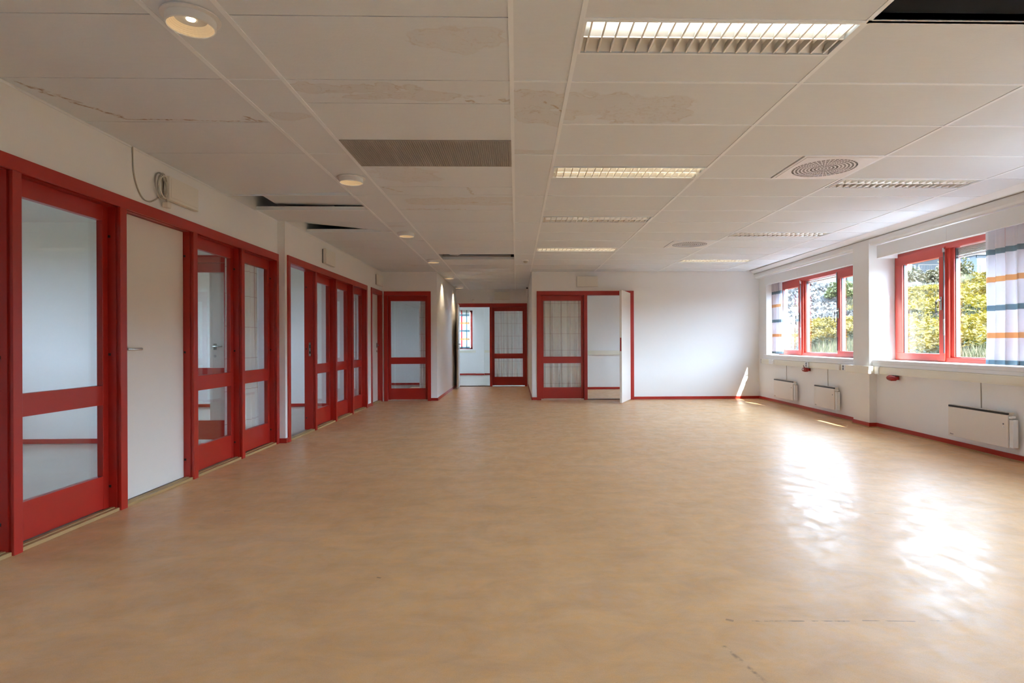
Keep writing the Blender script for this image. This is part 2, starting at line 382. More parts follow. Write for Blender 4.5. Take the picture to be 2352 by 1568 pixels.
screen(r6, TF(YF), [(.391, .47), (1.288, 1.35), (2.165, 2.236)], [(.47, 1.288, 'glass'), (1.35, 2.165, 'open')], sill=False)
boxo('threshold_board', (1.35, YF + .0, 0), (2.165, YF + .12, .012), THR2, r6); reparent(r6)
# partition screen between the first and second side room
YP = 6.62
r7 = empty('window_4', (-3.5, YP, 0)); st(r7, 'red glazed partition seen through the third bay of the near screen', 'window')
screen(r7, TF(YP), [(-4.05, -3.98), (-3.20, -3.13)], [(-3.98, -3.20, 'glass')], sill=False); reparent(r7)

# open door leaves (parts of their doors)
def leaf(name, hinge, free, label, cat, dirn, z0=.012, handles=True, parent=None):
    hx, hy = hinge; fx, fy = free; ln = math.hypot(fx - hx, fy - hy); a = math.atan2(fy - hy, fx - hx)
    r = empty(name, (hx, hy, 0)); r.rotation_euler = (0, 0, a)
    MB().box((0, -.02, z0), (ln, .02, 2.02)).build('panel', DOORW, r, .0015)
    for z in (.25, 1.75): MB().lathe([(.008, z - .05), (.008, z + .05)], (-.006, -.024, 0), 10).build('hinge', STEEL, r)
    MB().box((ln - .0005, -.011, .93), (ln + .001, .011, 1.17)).build('lock_plate', REDPL if parent else STEEL, r)
    if handles:
        for sg in (-1, 1):
            MB().box((ln - .08, sg * .02 - .003, 1.02), (ln - .045, sg * .02 + .003, 1.09)).build('handle_plate', STEEL, r, .001)
            MB().tube([(ln - .062, sg * .02, 1.06), (ln - .062, sg * .07, 1.06), (ln - .075, sg * .075, 1.06), (ln - .17, sg * .075, 1.06)], .009).build('lever_handle', STEEL, r, smooth=True)
            MB().lathe([(.014, -.004), (.014, .004)], (ln - .062, sg * .022, .95), 12, 'y').build('key_rosette', STEEL, r)
    return tag(r, label, cat)
leaf('door_leaf', (2.148, 11.195), (1.855, 10.485), 'white door leaf standing open from the red frame of the far wall', 'door', 1, handles=False, parent=1)
leaf('door_leaf', (-1.43, 14.83), (-1.385, 14.06), 'beige door leaf folded back along the corridor wall', 'door', 1)
leaf('door_leaf', (-2.72, 6.80), (-3.47, 6.83), 'grey open door leaf with lever handle seen behind the glazed partition', 'door', 1)

# ------------------------------------------------------------------ walls
def wall(name, boxes, label, m=WALL, cat='wall', T=IDT):
    b = MB(T)
    for a in boxes: b.box(*a)
    return st(b.build(name, m), label, cat)
ZO = 2.055
wall('wall_left', [((XL - .12, YB, 0), (XL, 2.29, TOP)), ((XL - .12, 2.29, ZO), (XL, 6.545, TOP)), ((XL - .13, 6.54, 0), (XL2, 6.605, TOP)),
                   ], 'cream wall band above the near red glazed screen')
wall('wall_left_far', [((XL2 - .12, 6.605, ZO), (XL2, YF + .12, TOP)), ((XL2 - .12, 10.08, 0), (XL2, 10.37, ZO)), ((XL2 - .12, 11.195, 0), (XL2, YF + .12, ZO))],
     'cream wall band and piers around the second glazed screen')
wall('wall_far_left', [((XL2, YF, ZO), (-1.49, YF + .12, TOP)), ((XL2 + .0, YF, 0), (-2.475, YF + .12, ZO)), ((-1.613, YF, 0), (-1.49, YF + .12, ZO))], 'short white wall around the single red glazed panel')
wall('wall_corridor_left', [((-1.61, YF + .12, 0), (-1.49, YE, TOP))], 'white corridor wall lit by two downlight scallops')
wall('wall_corridor_right', [((.30, YF + .12, 0), (.42, YE, TOP))], 'white corridor wall opposite the lit one')
wall('wall_corridor_end', [((-1.61, YE, ZO + .01), (.42, YE + .12, TOP)), ((-1.61, YE, 0), (-1.48, YE + .12, ZO + .01)), ((.27, YE, 0), (.42, YE + .12, ZO + .01))], 'beige wall above the red door frame at the corridor end')
wall('wall_far', [((.30, YF, 0), (.40, YF + .12, TOP)), ((.40, YF, ZO), (2.228, YF + .12, TOP)), ((2.228, YF, 0), (4.95, YF + .12, TOP))], 'large blank white far wall of the room')
wall('wall_behind', [((XL - .12, YB - .15, 0), (5, YB, TOP))], 'white wall at the near end of the room')
# side rooms
RW2 = [((-6.5, -1.1, 0), (XL - .12, -1.0, TOP)), ((-6.4, YP, 0), (-4.04, YP + .1, TOP)), ((-4.04, YP, ZO), (-3.13, YP + .1, TOP)), ((-3.14, YP, 0), (XL - .13, YP + .1, TOP)),
       ((-6.4, 10.34, 0), (XL2 - .12, 10.44, TOP)), ((-6.4, 15.55, 0), (-1.61, 15.65, TOP)), ((-6.4, 2.2, 0), (XL - .12, 2.28, TOP))]
wall('wall_side_rooms', RW2, 'pale partition walls of the side rooms behind the glass')
wb = []
ys = [(-1.0, .2), (.2, 2.2)]
def band(x0, x1, y0, y1, opens, zb=.85, zt=2.15):
    out = []; cur = y0
    for a, b in opens:
        out.append(((x0, cur, 0), (x1, a, TOP))); out.append(((x0, a, 0), (x1, b, zb))); out.append(((x0, a, zt), (x1, b, TOP))); cur = b
    out.append(((x0, cur, 0), (x1, y1, TOP))); return out
wall('wall_outer_left', band(-6.65, -6.4, -1.1, 20.3, [(4.4, 5.4), (8.2, 9.2), (12.4, 13.4), (16.6, 18.4)]), 'pale outer wall of the side rooms with window openings')
wall('wall_back_rooms', [((.42, 13.72, 0), (4.9, 13.82, TOP)), ((2.6, 13.82, 0), (2.7, 20.3, TOP))], 'pale wall of the room behind the open far door')
# far corridor room: outer wall with the curtained window
wall('wall_outer_far', [((-6.5, 20.2, 0), (-2.6, 20.35, TOP)), ((-2.6, 20.2, 0), (-1.48, 20.35, .88)), ((-2.6, 20.2, 2.19), (-1.48, 20.35, TOP)), ((-1.48, 20.2, 0), (.7, 20.35, TOP)), ((.7, 20.2, 0), (2.3, 20.35, .88)), ((.7, 20.2, 2.19), (2.3, 20.35, TOP)), ((2.3, 20.2, 0), (2.7, 20.35, TOP)), ((-1.366, 20.1, 0), (-1.08, 20.2, TOP))],  # second opening, out of view, added to brighten the sidelight curtain
     'pale green-white outer wall of the room beyond the corridor')
# ceilings of side rooms
o = MB().box((-6.65, -1.1, H), (XL - .12, YP, H + .03)).box((-6.65, YP + .1, H), (XL2 - .12, 10.34, H + .03)).box((-6.65, 10.44, H), (XL2 - .12, 15.55, H + .03)).box((XL2 - .12, YF + .12, H), (-1.61, 15.55, H + .03)) \
    .box((-6.4, YE + .12, H), (2.6, 20.2, H + .03)).box((.42, YF + .12, H), (4.9, 13.72, H + .03)).build('ceiling_side_rooms', mat('plain_ceiling', (.74, .72, .69), .8)); st(o, 'plain pale ceiling of the side rooms', 'ceiling')
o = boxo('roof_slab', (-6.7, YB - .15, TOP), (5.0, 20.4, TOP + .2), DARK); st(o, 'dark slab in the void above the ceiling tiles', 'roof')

# baseboards
def base(name, pts, label, m=RED, h=.055, t=.012):
    b = MB()
    for (x0, y0, x1, y1) in pts: b.box((x0, y0, .004), (x1, y1, h))
    o = b.build(name, m); return st(o, label, 'baseboard')
base('baseboard_left', [(XL - .0, 6.53, XL2 + .012, 6.548), (XL2, 6.535, XL2 + .012, 6.6), (XL2, 10.085, XL2 + .012, 10.365)], 'red baseboard pieces on the piers between the screens')
base('baseboard_corridor', [(-1.608, YF - .012, -1.478, YF), (-1.49, YF - .012, -1.478, YE), (.288, YF - .012, .30, YE), (.288, YF - .012, .395, YF)], 'red baseboard turning into the corridor')
base('baseboard_far', [(2.234, YF - .012, 4.66, YF)], 'red baseboard along the blank far wall')
base('baseboard_side_rooms', [(-6.4, YP - .012, -4.05, YP), (-6.4, 10.328, XL2 - .13, 10.34), (-6.4, 15.538, -1.61, 15.55), (.42, 13.708, 4.6, 13.72), (-6.4, 20.188, -1.36, 20.2), (-1.366, 20.088, -1.08, 20.1), (-1.08, 20.188, 2.6, 20.2), (-6.4, 2.28, XL - .12, 2.292)],
     'red baseboard in the side rooms behind the glass')

# ------------------------------------------------------------------ ceiling grid
CX = {'L': (XL, -1.473), 'A': (-1.473, -1.18), 'M': (-1.18, -.017), 'C': (-.017, .28), 'D': (.28, 1.483), 'E': (1.483, 2.685), 'G': (2.685, 3.917), 'I': (3.917, 4.385)}
ceil = empty('ceiling', (0, 0, 0)); st(ceil, 'suspended ceiling of pale mineral tiles in a white grid, some stained', 'ceiling')
S_L0 = stain_mat('tile_brown_edge', [], [((-2.56, 3.09), (-2.33, 3.60), .018), ((-2.33, 3.60), (-1.5, 3.635), .008), ((-1.62, 3.56), (-1.52, 3.63), .022)], (.30, .16, .08), .85)
S_C = stain_mat('tile_cloud_narrow', [(.06, 3.3, .25, .16), (.2, 3.55, .2, .12), (.1, 4.18, .35, .05)], [((.17, 3.3), (.27, 3.45), .015)], (.40, .27, .15), .8)
S_D = stain_mat('tile_cloud_wide', [(.5, 3.35, .45, .18), (.75, 3.5, .3, .15)], [], (.43, .31, .19), .75)
S_M0 = stain_mat('tile_light_rings', [(-.9, 3.15, .3, .07), (-.55, 3.25, .35, .06)], [((-.28, 3.30), (-.19, 3.345), .018), ((-.08, 3.27), (-.02, 3.34), .016)], (.40, .27, .16), .8)
S_MA = stain_mat('tile_faint_rings', [(-.25, 2.65, .25, .1), (-.9, 4.75, .25, .2), (-.85, 4.9, .2, .1)], [((-1.15, 5.14), (-1.0, 5.30), .012), ((-.42, 5.14), (-.38, 5.4), .014)], (.46, .35, .23), .6)
S_MB = stain_mat('tile_tan_patch', [(-.35, 5.6, .35, .12), (-.75, 5.65, .3, .15), (-.2, 5.75, .25, .06)], [((-1.1, 5.97), (-.5, 5.99), .012)], (.50, .36, .20), .9)
S_A = stain_mat('tile_small_spots', [(-1.33, 3.55, .12, .06), (-1.38, 6.85, .12, .05)], [], (.42, .28, .18), .7)
def tile(x0, x1, y0, y1, m=TILE, name='ceiling_tile', g=.0035):
    key = (round(x1 - x0, 3), round(y1 - y0, 3), m.name)
    if key in TC:
        o = bpy.data.objects.new(name, TC[key]); COL.objects.link(o); o.parent = ceil
    else:
        hx, hy = (x1 - x0) / 2 - g, (y1 - y0) / 2 - g
        o = MB().box((-hx, -hy, 0), (hx, hy, .018)).build(name, m, ceil); TC[key] = o.data
    o.location = ((x0 + x1) / 2, (y0 + y1) / 2, H + .003); return o
TC = {}
KMAX = 13
def rows(cx, ks, step=1, end=YF, stain={}, skip=(), g=.0035):
    x0, x1 = CX[cx]; out = []
    for k in ks:
        y0, y1 = YK(k), min(YK(k + step), end)
        if k in skip: out.append(None); continue
        xx = x0
        if cx == 'L' and (y0 + y1) / 2 > 6.55: xx = XL2
        out.append(tile(xx, x1, y0, y1, stain.get(k, TILE), g=g))
    return out
for cx in CX:      # overhead and behind the camera: large plain panels
    e_ = -2 if cx not in ('A', 'C') else -2
    boxo('ceiling_panel', (CX[cx][0], YB, H + .003), (CX[cx][1], YK(e_), H + .021), TILE, ceil)
Lr = rows('L', range(-2, 14), stain={0: S_L0}, skip=())
rows('A', range(-2, 14, 2), 2, stain={0: S_A, 6: S_A}); rows('C', range(-2, 14, 2), 2, stain={0: S_C, 2: S_C})
for y0, y1, m_ in ((YK(-2), YK(-1), TILE), (YK(-1), YK(0), S_MA), (YK(0), 3.346, S_M0), (3.346, 3.947, TILE), (4.53, 5.125, S_MA), (5.125, 5.40, S_MA), (5.40, 6.01, S_MB)):
    tile(CX['M'][0], CX['M'][1], y0, y1, m_)
for k in range(5, 10): tile(*CX['M'], YK(k) + (.0 if k > 5 else -.005), YK(k + 1), TILE) if k != 9 else tile(*CX['M'], YK(9), 8.975, TILE)
for k in range(11, 13): tile(*CX['M'], max(YK(k), 9.535), YK(k + 1))
tile(*CX['M'], YK(13), YF)
yc = YF
for cx, w_ in (('A', 1.187), ('M', .5935), ('C', 1.187)):      # corridor ceiling
    y = YF; x0, x1 = CX[cx]
    if cx == 'A': x0 = -1.488
    if cx == 'C': x1 = .298
    while y < YE - .01: tile(x0, x1, y, min(y + w_, YE)); y += w_
HL = .297
for k in range(-2, 14):
    y0, y1 = YK(k), min(YK(k + 1), YF)
    if k == -1: tile(*CX['D'], y0 + HL, y1)
    elif k == 2: tile(*CX['D'], y0, y1 - HL - .01)
    elif k == 5: tile(*CX['D'], y0, y1 - HL)
    elif k == 9: tile(*CX['D'], y0 + HL, y1)
    else: tile(*CX['D'], y0, y1, S_D if k == 0 else TILE)
    if k == -2: pass
    elif k in (2, 8): tile(CX['E'][0], 2.093, y0, y1)
    else: tile(*CX['E'], y0, y1)
    if k in (3, 7, 11): tile(*CX['G'], y0 + HL, y1)
    else: tile(*CX['G'], y0, y1)
    tile(*CX['I'], y0, y1)
# displaced tiles over the side aisle
def move(o, dx=0, dy=0, dz=0, rx=0, ry=0, rz=0):
    o.location.x += dx; o.location.y += dy; o.location.z += dz; o.rotation_euler = (rx, ry, rz)
move(Lr[2 + 3], dz=.014, ry=-.026, rz=.0)          # slightly lifted at one end
move(Lr[2 + 4], dx=.17, dy=.05, dz=.065, rx=-.03, ry=.02, rz=-.02)
move(Lr[2 + 6], dz=.055, ry=.095, rz=0)
# bars
def bar(x0, x1, y0, y1, web=True):
    b = MB().box((x0, y0, H - .001), (x1, y1, H + .0035))
    if web:
        if y1 - y0 > x1 - x0: m_ = (x0 + x1) / 2; b.box((m_ - .001, y0, H + .0035), (m_ + .001, y1, H + .038))
        else: m_ = (y0 + y1) / 2; b.box((x0, m_ - .001, H + .0035), (x1, m_ + .001, H + .038))
    return b.build('grid_bar', BAR, ceil)
for x in (-1.473, -1.18): bar(x - .011, x + .011, YB, YE)
bar(-.017 - .011, -.017 + .011, YB, YE)
bar(.28 - .011, .28 + .011, YB, YF)
for x in (1.483, 2.685, 3.917): bar(x - .011, x + .011, YB, YF)
for k in range(-1, 14):
    y = YK(k)
    if y < YF:
        for a, b_ in (('D', 'D'), ('E', 'E'), ('G', 'G')): bar(CX[a][0] + .011, CX[b_][1] - .011, y - .008, y + .008)
        bar(CX['I'][0] + .011, CX['I'][1], y - .003, y + .003)
        if k % 2 == 0: bar(CX['C'][0] + .011, CX['C'][1] - .011, y - .006, y + .006); bar(CX['A'][0] + .011, CX['A'][1] - .011, y - .002, y + .002)
for y in (YK(4) , YK(5), YK(7)): bar(XL if y < 6.5 else XL2, -1.484, y - .009, y + .009)
for y in (8.975, 9.532): bar(-1.169, -.028, y - .006, y + .006)
bar(CX['E'][0], CX['E'][1], YK(-1) - .012, YK(-1) + .012)
b = MB()
b.box((XL, YB, H - .012), (XL + .004, 6.54, H)).box((XL2, 6.54, H - .012), (XL2 + .004, YF, H))
st(b.build('trim_1', WPLAST), 'thin wall angle where the ceiling meets the glazed screen wall', 'trim')
# steel channel and conduit seen in the openings
vb = MB().box((CX['E'][0], YK(-1) + .01, H + .02), (4.4, YK(-1) + .06, H + .12)).build('beam', GREY); st(vb, 'grey steel channel above the open ceiling bay', 'beam')
cd = MB().tube([(1.9, -1, 2.8), (2.02, 1.6, 2.62), (2.1, 2.5, 2.6)], .006).build('cable', CABLE); tag(cd, 'thin grey cable running up in the dark open ceiling bay', 'cable')
cd = MB().tube([(-1.1, 9.0, 2.47), (-1.0, 9.1, 2.445), (-.9, 9.2, 2.45), (-.8, 9.25, 2.50)], .011).build('cable', WPLAST); tag(cd, 'white cable sagging into the narrow ceiling gap above the corridor mouth', 'cable')
cd = MB().box((-1.15, 9.35, 2.46), (-.08, 9.50, 2.50)).build('cable_tray', mat('tray', (.35, .35, .34), .4, .8)); tag(cd, 'grey metal cable tray inside the narrow ceiling gap', 'tray')

# soffit along the window wall (built with the window wall below)
# ------------------------------------------------------------------ window wall, turned slightly about the column foot
PIV = Vector((4.555, 7.385, 0)); TH = .022
def TR(p):
    u, v = p[0] - PIV.x, p[1] - PIV.y
    return (PIV.x + u * math.cos(TH) + v * math.sin(TH), PIV.y - u * math.sin(TH) + v * math.cos(TH), p[2])
XW, XC, XO, XG = 4.555, 4.46, 4.95, 4.79      # wall face, column face, outside, window frame face
WIN = [(7.86, 10.87), (4.37, 7.385), (.88, 3.90), (-2.6, .42)]
ZS, ZT = .85, 2.17
bx = []; cur = 13.75
opens = [(11.5, 13.4)] + WIN
for (a, b_) in opens:
    bx.append(((XW, b_, 0), (XO, cur, TOP))); bx.append(((XW, a, 0), (XO, b_, ZS - .04))); bx.append(((XG - .02, a, ZT), (4.895, b_, TOP))); cur = a
bx.append(((XW, YB - .1, 0), (XO, cur, TOP)))
wall('wall_right', bx, 'white window wall with panel heaters below the sills', T=TR)
for i, (y0, y1) in enumerate(((7.385, 7.755), (3.9, 4.27), (.42, .79))):
    wall('wall_right_pier' if i == 0 else 'wall_right_pier', [((XC, y0, 0), (XW + .0005, y1, H - .05))],
         ('white square pier between the two windows', 'white pier beside the near end of the second window', 'white pier at the near end of the window wall')[i], T=TR, cat='pillar')
b = MB(TR).box((4.90, -2.7, 2.30), (5.35, 13.4, 2.36)); 
# soffit: sloping strip, upright face, rounded lower edge
sf = MB(TR)
prof = [(4.375, H + .002), (4.462, 2.380), (4.462, 2.345), (4.468, 2.315), (4.485, 2.296), (4.515, 2.288), (XG, 2.288), (XG, 2.6), (4.375, 2.6)]
sf.prism(prof, -3.1, 11.215)
st(sf.build('trim_2', WPLAST), 'white rounded soffit running above the windows', 'trim')
st(MB(TR).box((4.455, -3.1, 2.374), (4.463, 11.2, 2.3765)).build('trim_3', mat('joint_brown', (.3, .27, .24), .8)), 'thin dark shadow joint under the sloping ceiling edge', 'trim')
# pelmets, sills, windows
def win(idx, y0, y1, lab, vis=True, ns=7):
    r = empty('window_%d' % idx, (XG, y0, ZS)); st(r, lab, 'window')
    F = lambda a, b, n, m=GLARE_RED, bv=.002: MB(TR).box(a, b).build(n, m, r, bv)
    x0, x1 = XG, XG + .10
    F((x0, y0, ZS), (x1, y1, ZS + .05), 'outer_frame'); F((x0, y0, ZT - .06), (x1, y1, ZT), 'outer_frame')
    F((x0, y0, ZS), (x1, y0 + .05, ZT), 'outer_frame'); F((x0, y1 - .05, ZS), (x1, y1, ZT), 'outer_frame')
    m1, m2 = y0 + .84, y1 - .84           # mullion lines
    m1, m2 = y0 + .91, y1 - .925
    for m_ in (m1, m2): F((x0 + .005, m_ - .03, ZS + .05), (x1, m_ + .03, ZT - .06), 'mullion')
    # fixed pane
    f0, f1 = m1 + .03, m2 - .03
    for a, b_ in (((f0, ZS + .05), (f0 + .045, ZT - .06)), ((f1 - .045, ZS + .05), (f1, ZT - .06))): F((x0 + .03, a[0], a[1]), (x1, b_[0], b_[1]), 'glazing_bead')
    F((x0 + .03, f0, ZS + .05), (x1, f1, ZS + .06), 'glazing_bead')
    MB(TR).box((x0 + .07, f0 + .03, ZS + .05), (x0 + .078, f1 - .03, ZT - .06)).build('glass_pane', GLASS, r)
    for yy in (f0 + .045, f1 - .055): F((x0 + .045, yy, ZS + .055), (x0 + .075, yy + .01, ZT - .07), 'spacer_bar', GREY, 0)
    # sashes
    for (a, b_, hs) in ((y0 + .035, m1 - .012, m1 - .035), (m2 + .012, y1 - .035, m2 + .035)):
        sh = empty('opening_sash'); sh.parent = r
        G = lambda p, q, n, m=GLARE_RED, bv=.003: MB(TR).box(p, q).build(n, m, sh, bv)
        xx0, xx1 = x0 - .018, x0 + .05
        G((xx0, a, ZS + .012), (xx1, b_, ZS + .092), 'rail'); G((xx0, a, ZT - .145), (xx1, b_, ZT - .035), 'rail')
        G((xx0, a, ZS + .092), (xx1, a + .085 + (.045 if a < m1 - .2 and a < y0 + .1 else 0), ZT - .145), 'stile'); G((xx0, b_ - .085 - (.05 if b_ > y1 - .1 else 0), ZS + .092), (xx1, b_, ZT - .145), 'stile')
        MB(TR).box((xx0 + .04, a + .06, ZS + .08), (xx0 + .048, b_ - .06, ZT - .13)).build('glass_pane', GLASS, sh)
        ge = a + .085 + (.045 if a < y0 + .1 else 0); gf = b_ - .085 - (.05 if b_ > y1 - .1 else 0)
        for yy in (ge, gf - .012): G((xx0 + .02, yy, ZS + .092), (xx0 + .04, yy + .012, ZT - .145), 'spacer_bar', GREY, 0)
    for hs, sg in ((m2 + .055, 1), (m1 - .055, -1)):
        xx0 = x0 - .018
        hd = MB(TR).box((xx0 - .012, hs - .014, 1.43), (xx0, hs + .014, 1.58)).build('handle', STEEL, r, .003)
        MB(TR).tube([(xx0 - .01, hs, 1.54), (xx0 - .05, hs, 1.54), (xx0 - .062, hs, 1.52), (xx0 - .062, hs, 1.40), (xx0 - .05, hs, 1.375)], .010).build('grip', GREY, hd, smooth=True)
        yb = hs - sg * .042
        MB(TR).box((xx0 - .006, yb - .007, ZS + .10), (xx0 + .004, yb + .007, ZT - .06)).build('espagnolette_rod', GREY, r)
        MB(TR).box((xx0 - .012, yb - .012, ZT - .10), (xx0 + .004, yb + .012, ZT - .05)).build('top_catch', STEEL, r)
        MB(TR).box((xx0 - .009, yb - .009, ZS + .30), (xx0 + .004, yb + .009, ZS + .48)).build('rod_guide', STEEL, r)
    if vis:   # folded outside blind above the fixed pane
        bl = empty('outside_blind'); bl.parent = r
        for k in range(ns): MB(TR).box((x1 - .035, f0, ZT - .075 - k * .012), (x1, f1, ZT - .068 - k * .012)).build('slat', mat('blind_slat', (.5, .48, .44), .5), bl)
        MB(TR).box((x1 - .035, f0, ZT - .091 - ns * .012), (x1, f1, ZT - .075 - ns * .012)).build('bottom_rail', WPLAST, bl)
    reparent(r); return r
win(5, *WIN[0], 'red three-light window nearer the far wall, looking onto the meadow', True, 1)
win(6, *WIN[1], 'red three-light window on the camera side of the pier, shed visible outside')
win(7, *WIN[2], 'red window on the camera side of the second pier'); win(8, *WIN[3], 'red window at the near end of the window wall', False)
win(9, 11.5, 13.4, 'red window of the room behind the far wall', False)
for i, (y0, y1) in enumerate(WIN):
    w1, w0 = (y1 - .11, y0 - .0) if i != 0 else (10.8, 7.76)
    if i == 1: w1, w0 = 7.28, 4.42
    nm = ('far window', 'window on the camera side of the pier', 'third window of the wall', 'last window of the wall')[i]
    sl = MB(TR).box((4.50, w0, ZS - .04), (XG + .02, y1 - (0.0), ZS)).box((4.50, w0, .771), (4.515, y1 - .0, ZS - .04))
    st(sl.build('trim_%d' % (4 + i), WPLAST, bevel=.004), 'white sill board below the ' + nm, 'sill')
    pr = empty('pelmet', (4.5, w0, 2.12)); tag(pr, 'white curtain pelmet board above the ' + nm, 'pelmet')
    mid = (w0 + w1) / 2 + .2
    for a, b_ in ((w0, mid - .001), (mid + .001, w1)): MB(TR).box((4.50, a, 2.118), (4.516, b_, 2.278)).build('board', WPLAST, pr, .002)
    MB(TR).box((4.516, w1 - .016, 2.118), (4.75, w1, 2.285)).build('end_board', WPLAST, pr); MB(TR).box((4.516, w0, 2.118), (4.75, w0 + .016, 2.285)).build('end_board', WPLAST, pr)
    reparent(pr)
# trunking
tk = empty('cable_trunking', (4.5, 7, .68)); tag(tk, 'long cream cable trunking along the window wall under the sills', 'trunking')
segs = [(7.76, 10.95), (4.27, 7.375), (.79, 3.9), (-2.9, .42)]
for a, b_ in segs:
    MB(TR).box((4.49, a, .683), (XW, b_, .770)).build('trunking_body', TRUNK, tk, .002)
    MB(TR).box((4.4865, a, .700), (4.49, b_, .752)).build('trunking_cover', TRUNK, tk, .001)
for a, b_ in ((7.30, 7.84), (3.82, 4.35), (.34, .87)): MB(TR).box((4.40, a, .68), (XC - .0005, b_, .775)).build('pier_cover', TRUNK, tk, .003)
MB(TR).box((4.475, 7.22, .678), (4.53, 7.30, .776)).build('joint_cover', WPLAST, tk, .002)
MB(TR).box((4.475, 7.84, .678), (4.50, 7.88, .776)).build('joint_cover', PLAST, tk, .002)
for y in (10.95,): 
    MB(TR).box((4.49, y, .69), (XW, y + .02, .765)).build('open_end', GREY, tk)
reparent(tk)
def sock(y, wd, label, n=0, m=WPLAST, xf=4.462):
    r = empty('socket_outlet', (xf, y, .73)); tag(r, label, 'socket')
    MB(TR).box((xf, y - wd / 2, .688), (4.4865, y + wd / 2, .768)).build('cover_plate', m, r, .002)
    for i in range(n):
        yy = y + (i - (n - 1) / 2) * wd / max(n, 1)
        for zz in (.710, .745): MB(TR).lathe([(.017, -.002), (.017, .004)], (xf - .001, yy, zz), 14, 'x').build('socket_well', GREY, r)
    reparent(r)
sock(10.45, .18, 'blank white cover on the trunking in the window wall corner')
sock(9.10, .10, 'white outlet block on the trunking, plugged above the red unit', 1)
sock(8.17, .10, 'cream blank block beside the double outlets', 0, PLAST)
sock(7.97, .18, 'double socket outlet beside the pier', 2)

def red_unit(y, label, plug):
    r = empty('alarm_sounder', (4.52, y, .65)); tag(r, label, 'fitting')  # small red fitting of unidentified purpose
    b = MB(TR); n1, n2 = 14, 8; vs_, fs = [], []
    prof = [(.0, -.085), (.022, -.075), (.032, -.045), (.036, 0), (.034, .045), (.024, .075), (.0, .085)]
    b.lathe([(p[0] * 1.0 + .0001, p[1]) for p in prof], (4.497, y, .646), 10, 'y', 1.25, 1.0)
    b.build('body', REDPL, r)
    MB(TR).box((4.515, y - .04, .625), (XW, y + .04, .668)).build('wall_base', REDPL, r, .002)
    if plug:
        MB(TR).box((4.452, y - .02, .640), (4.458, y + .015, .662)).build('label_plate', mat('pale_label', (.75, .6, .6), .5), r)
        MB(TR).tube([(4.48, y, .68), (4.465, y, .70), (4.461, y, .715)], .006).build('lead', GREY, r)
    reparent(r)
red_unit(9.19, 'small red unit hanging from the outlet near the far heaters', True)
red_unit(6.97, 'small red unit under the trunking beside the pier', False)
def heater(y0, y1, label):
    r = empty('panel_heater', (4.47, y0, .12)); tag(r, label, 'heater', 'panel heaters on the window wall')
    xf = 4.47
    MB(TR).box((xf, y0, .118), (xf + .012, y1, .415)).build('front_panel', DOORW, r, .003)
    MB(TR).box((xf + .012, y0 + .01, .125), (4.525, y1 - .01, .42)).build('body', DOORW, r)
    MB(TR).box((xf - .001, y0 + .004, .415), (xf + .014, y1 - .004, .433)).build('air_outlet', BLACK, r)
    MB(TR).box((xf + .014, y0, .42), (4.53, y1, .436)).build('top_cover', DOORW, r)
    MB(TR).box((xf + .012, y0 - .045, .122), (4.53, y0, .375)).build('control_box', WPLAST, r, .003)
    MB(TR).box((xf + .004, y0 - .03, .385), (4.52, y0 - .005, .408)).build('thermostat_knob', WPLAST, r, .004)
    for z in (.33, .305): MB(TR).lathe([(.007, -.003), (.007, .001)], (xf, y0 + .05, z), 10, 'x').build('indicator', GREY if z > .32 else WPLAST, r)
    for yy in (y0 + .12, y1 - .12):
        MB(TR).box((4.525, yy - .015, .15), (XW, yy + .015, .39)).build('wall_bracket', GREY, r)
    # small maker plate, lower far corner
    for i in range(4): MB(TR).box((xf - .0008, y1 - .035 - i * .012, .135), (xf, y1 - .028 - i * .012, .135 + (.010 if i else .014))).build('badge_mark', GREY, r)
    MB(TR).tube([(4.552, (y0 + y1) / 2 + .04, .43), (4.552, (y0 + y1) / 2 + .045, .682)], .005).build('supply_cord', CABLE, r)
    reparent(r)
heater(9.59, 10.34, 'white panel heater at the far corner of the window wall')
heater(8.27, 8.86, 'smaller white panel heater beside the pier')
heater(5.23, 5.99, 'large white panel heater on the camera side of the pier')
rb = MB(TR)
for (a, b_) in ((7.74, 11.2), (4.25, 7.39), (-3.0, 3.92)): rb.box((XW - .012, a, .004), (XW, b_, .058))
for a in (7.385, 3.9, .42): rb.box((XC - .012, a - .012, .004), (XC, a + .375, .058)); rb.box((XC, a - .012, .004), (XW, a, .058))
st(rb.build('baseboard_right', RED), 'red baseboard under the window wall, stepping round the pier', 'baseboard')
rb = MB(TR)
for (a, b_) in ((7.76, 11.2), (4.27, 7.37), (-3.0, 3.9)): rb.box((XW - .022, a, 0), (XW - .010, b_, .012))
for a in (7.385,): rb.box((XC - .022, a - .022, 0), (XC - .010, a + .375, .012)); rb.box((XC, a - .022, 0), (XW, a - .010, .012))
st(rb.build('trim_8', WOODT), 'thin wooden strip at the foot of the window wall baseboard', 'trim')

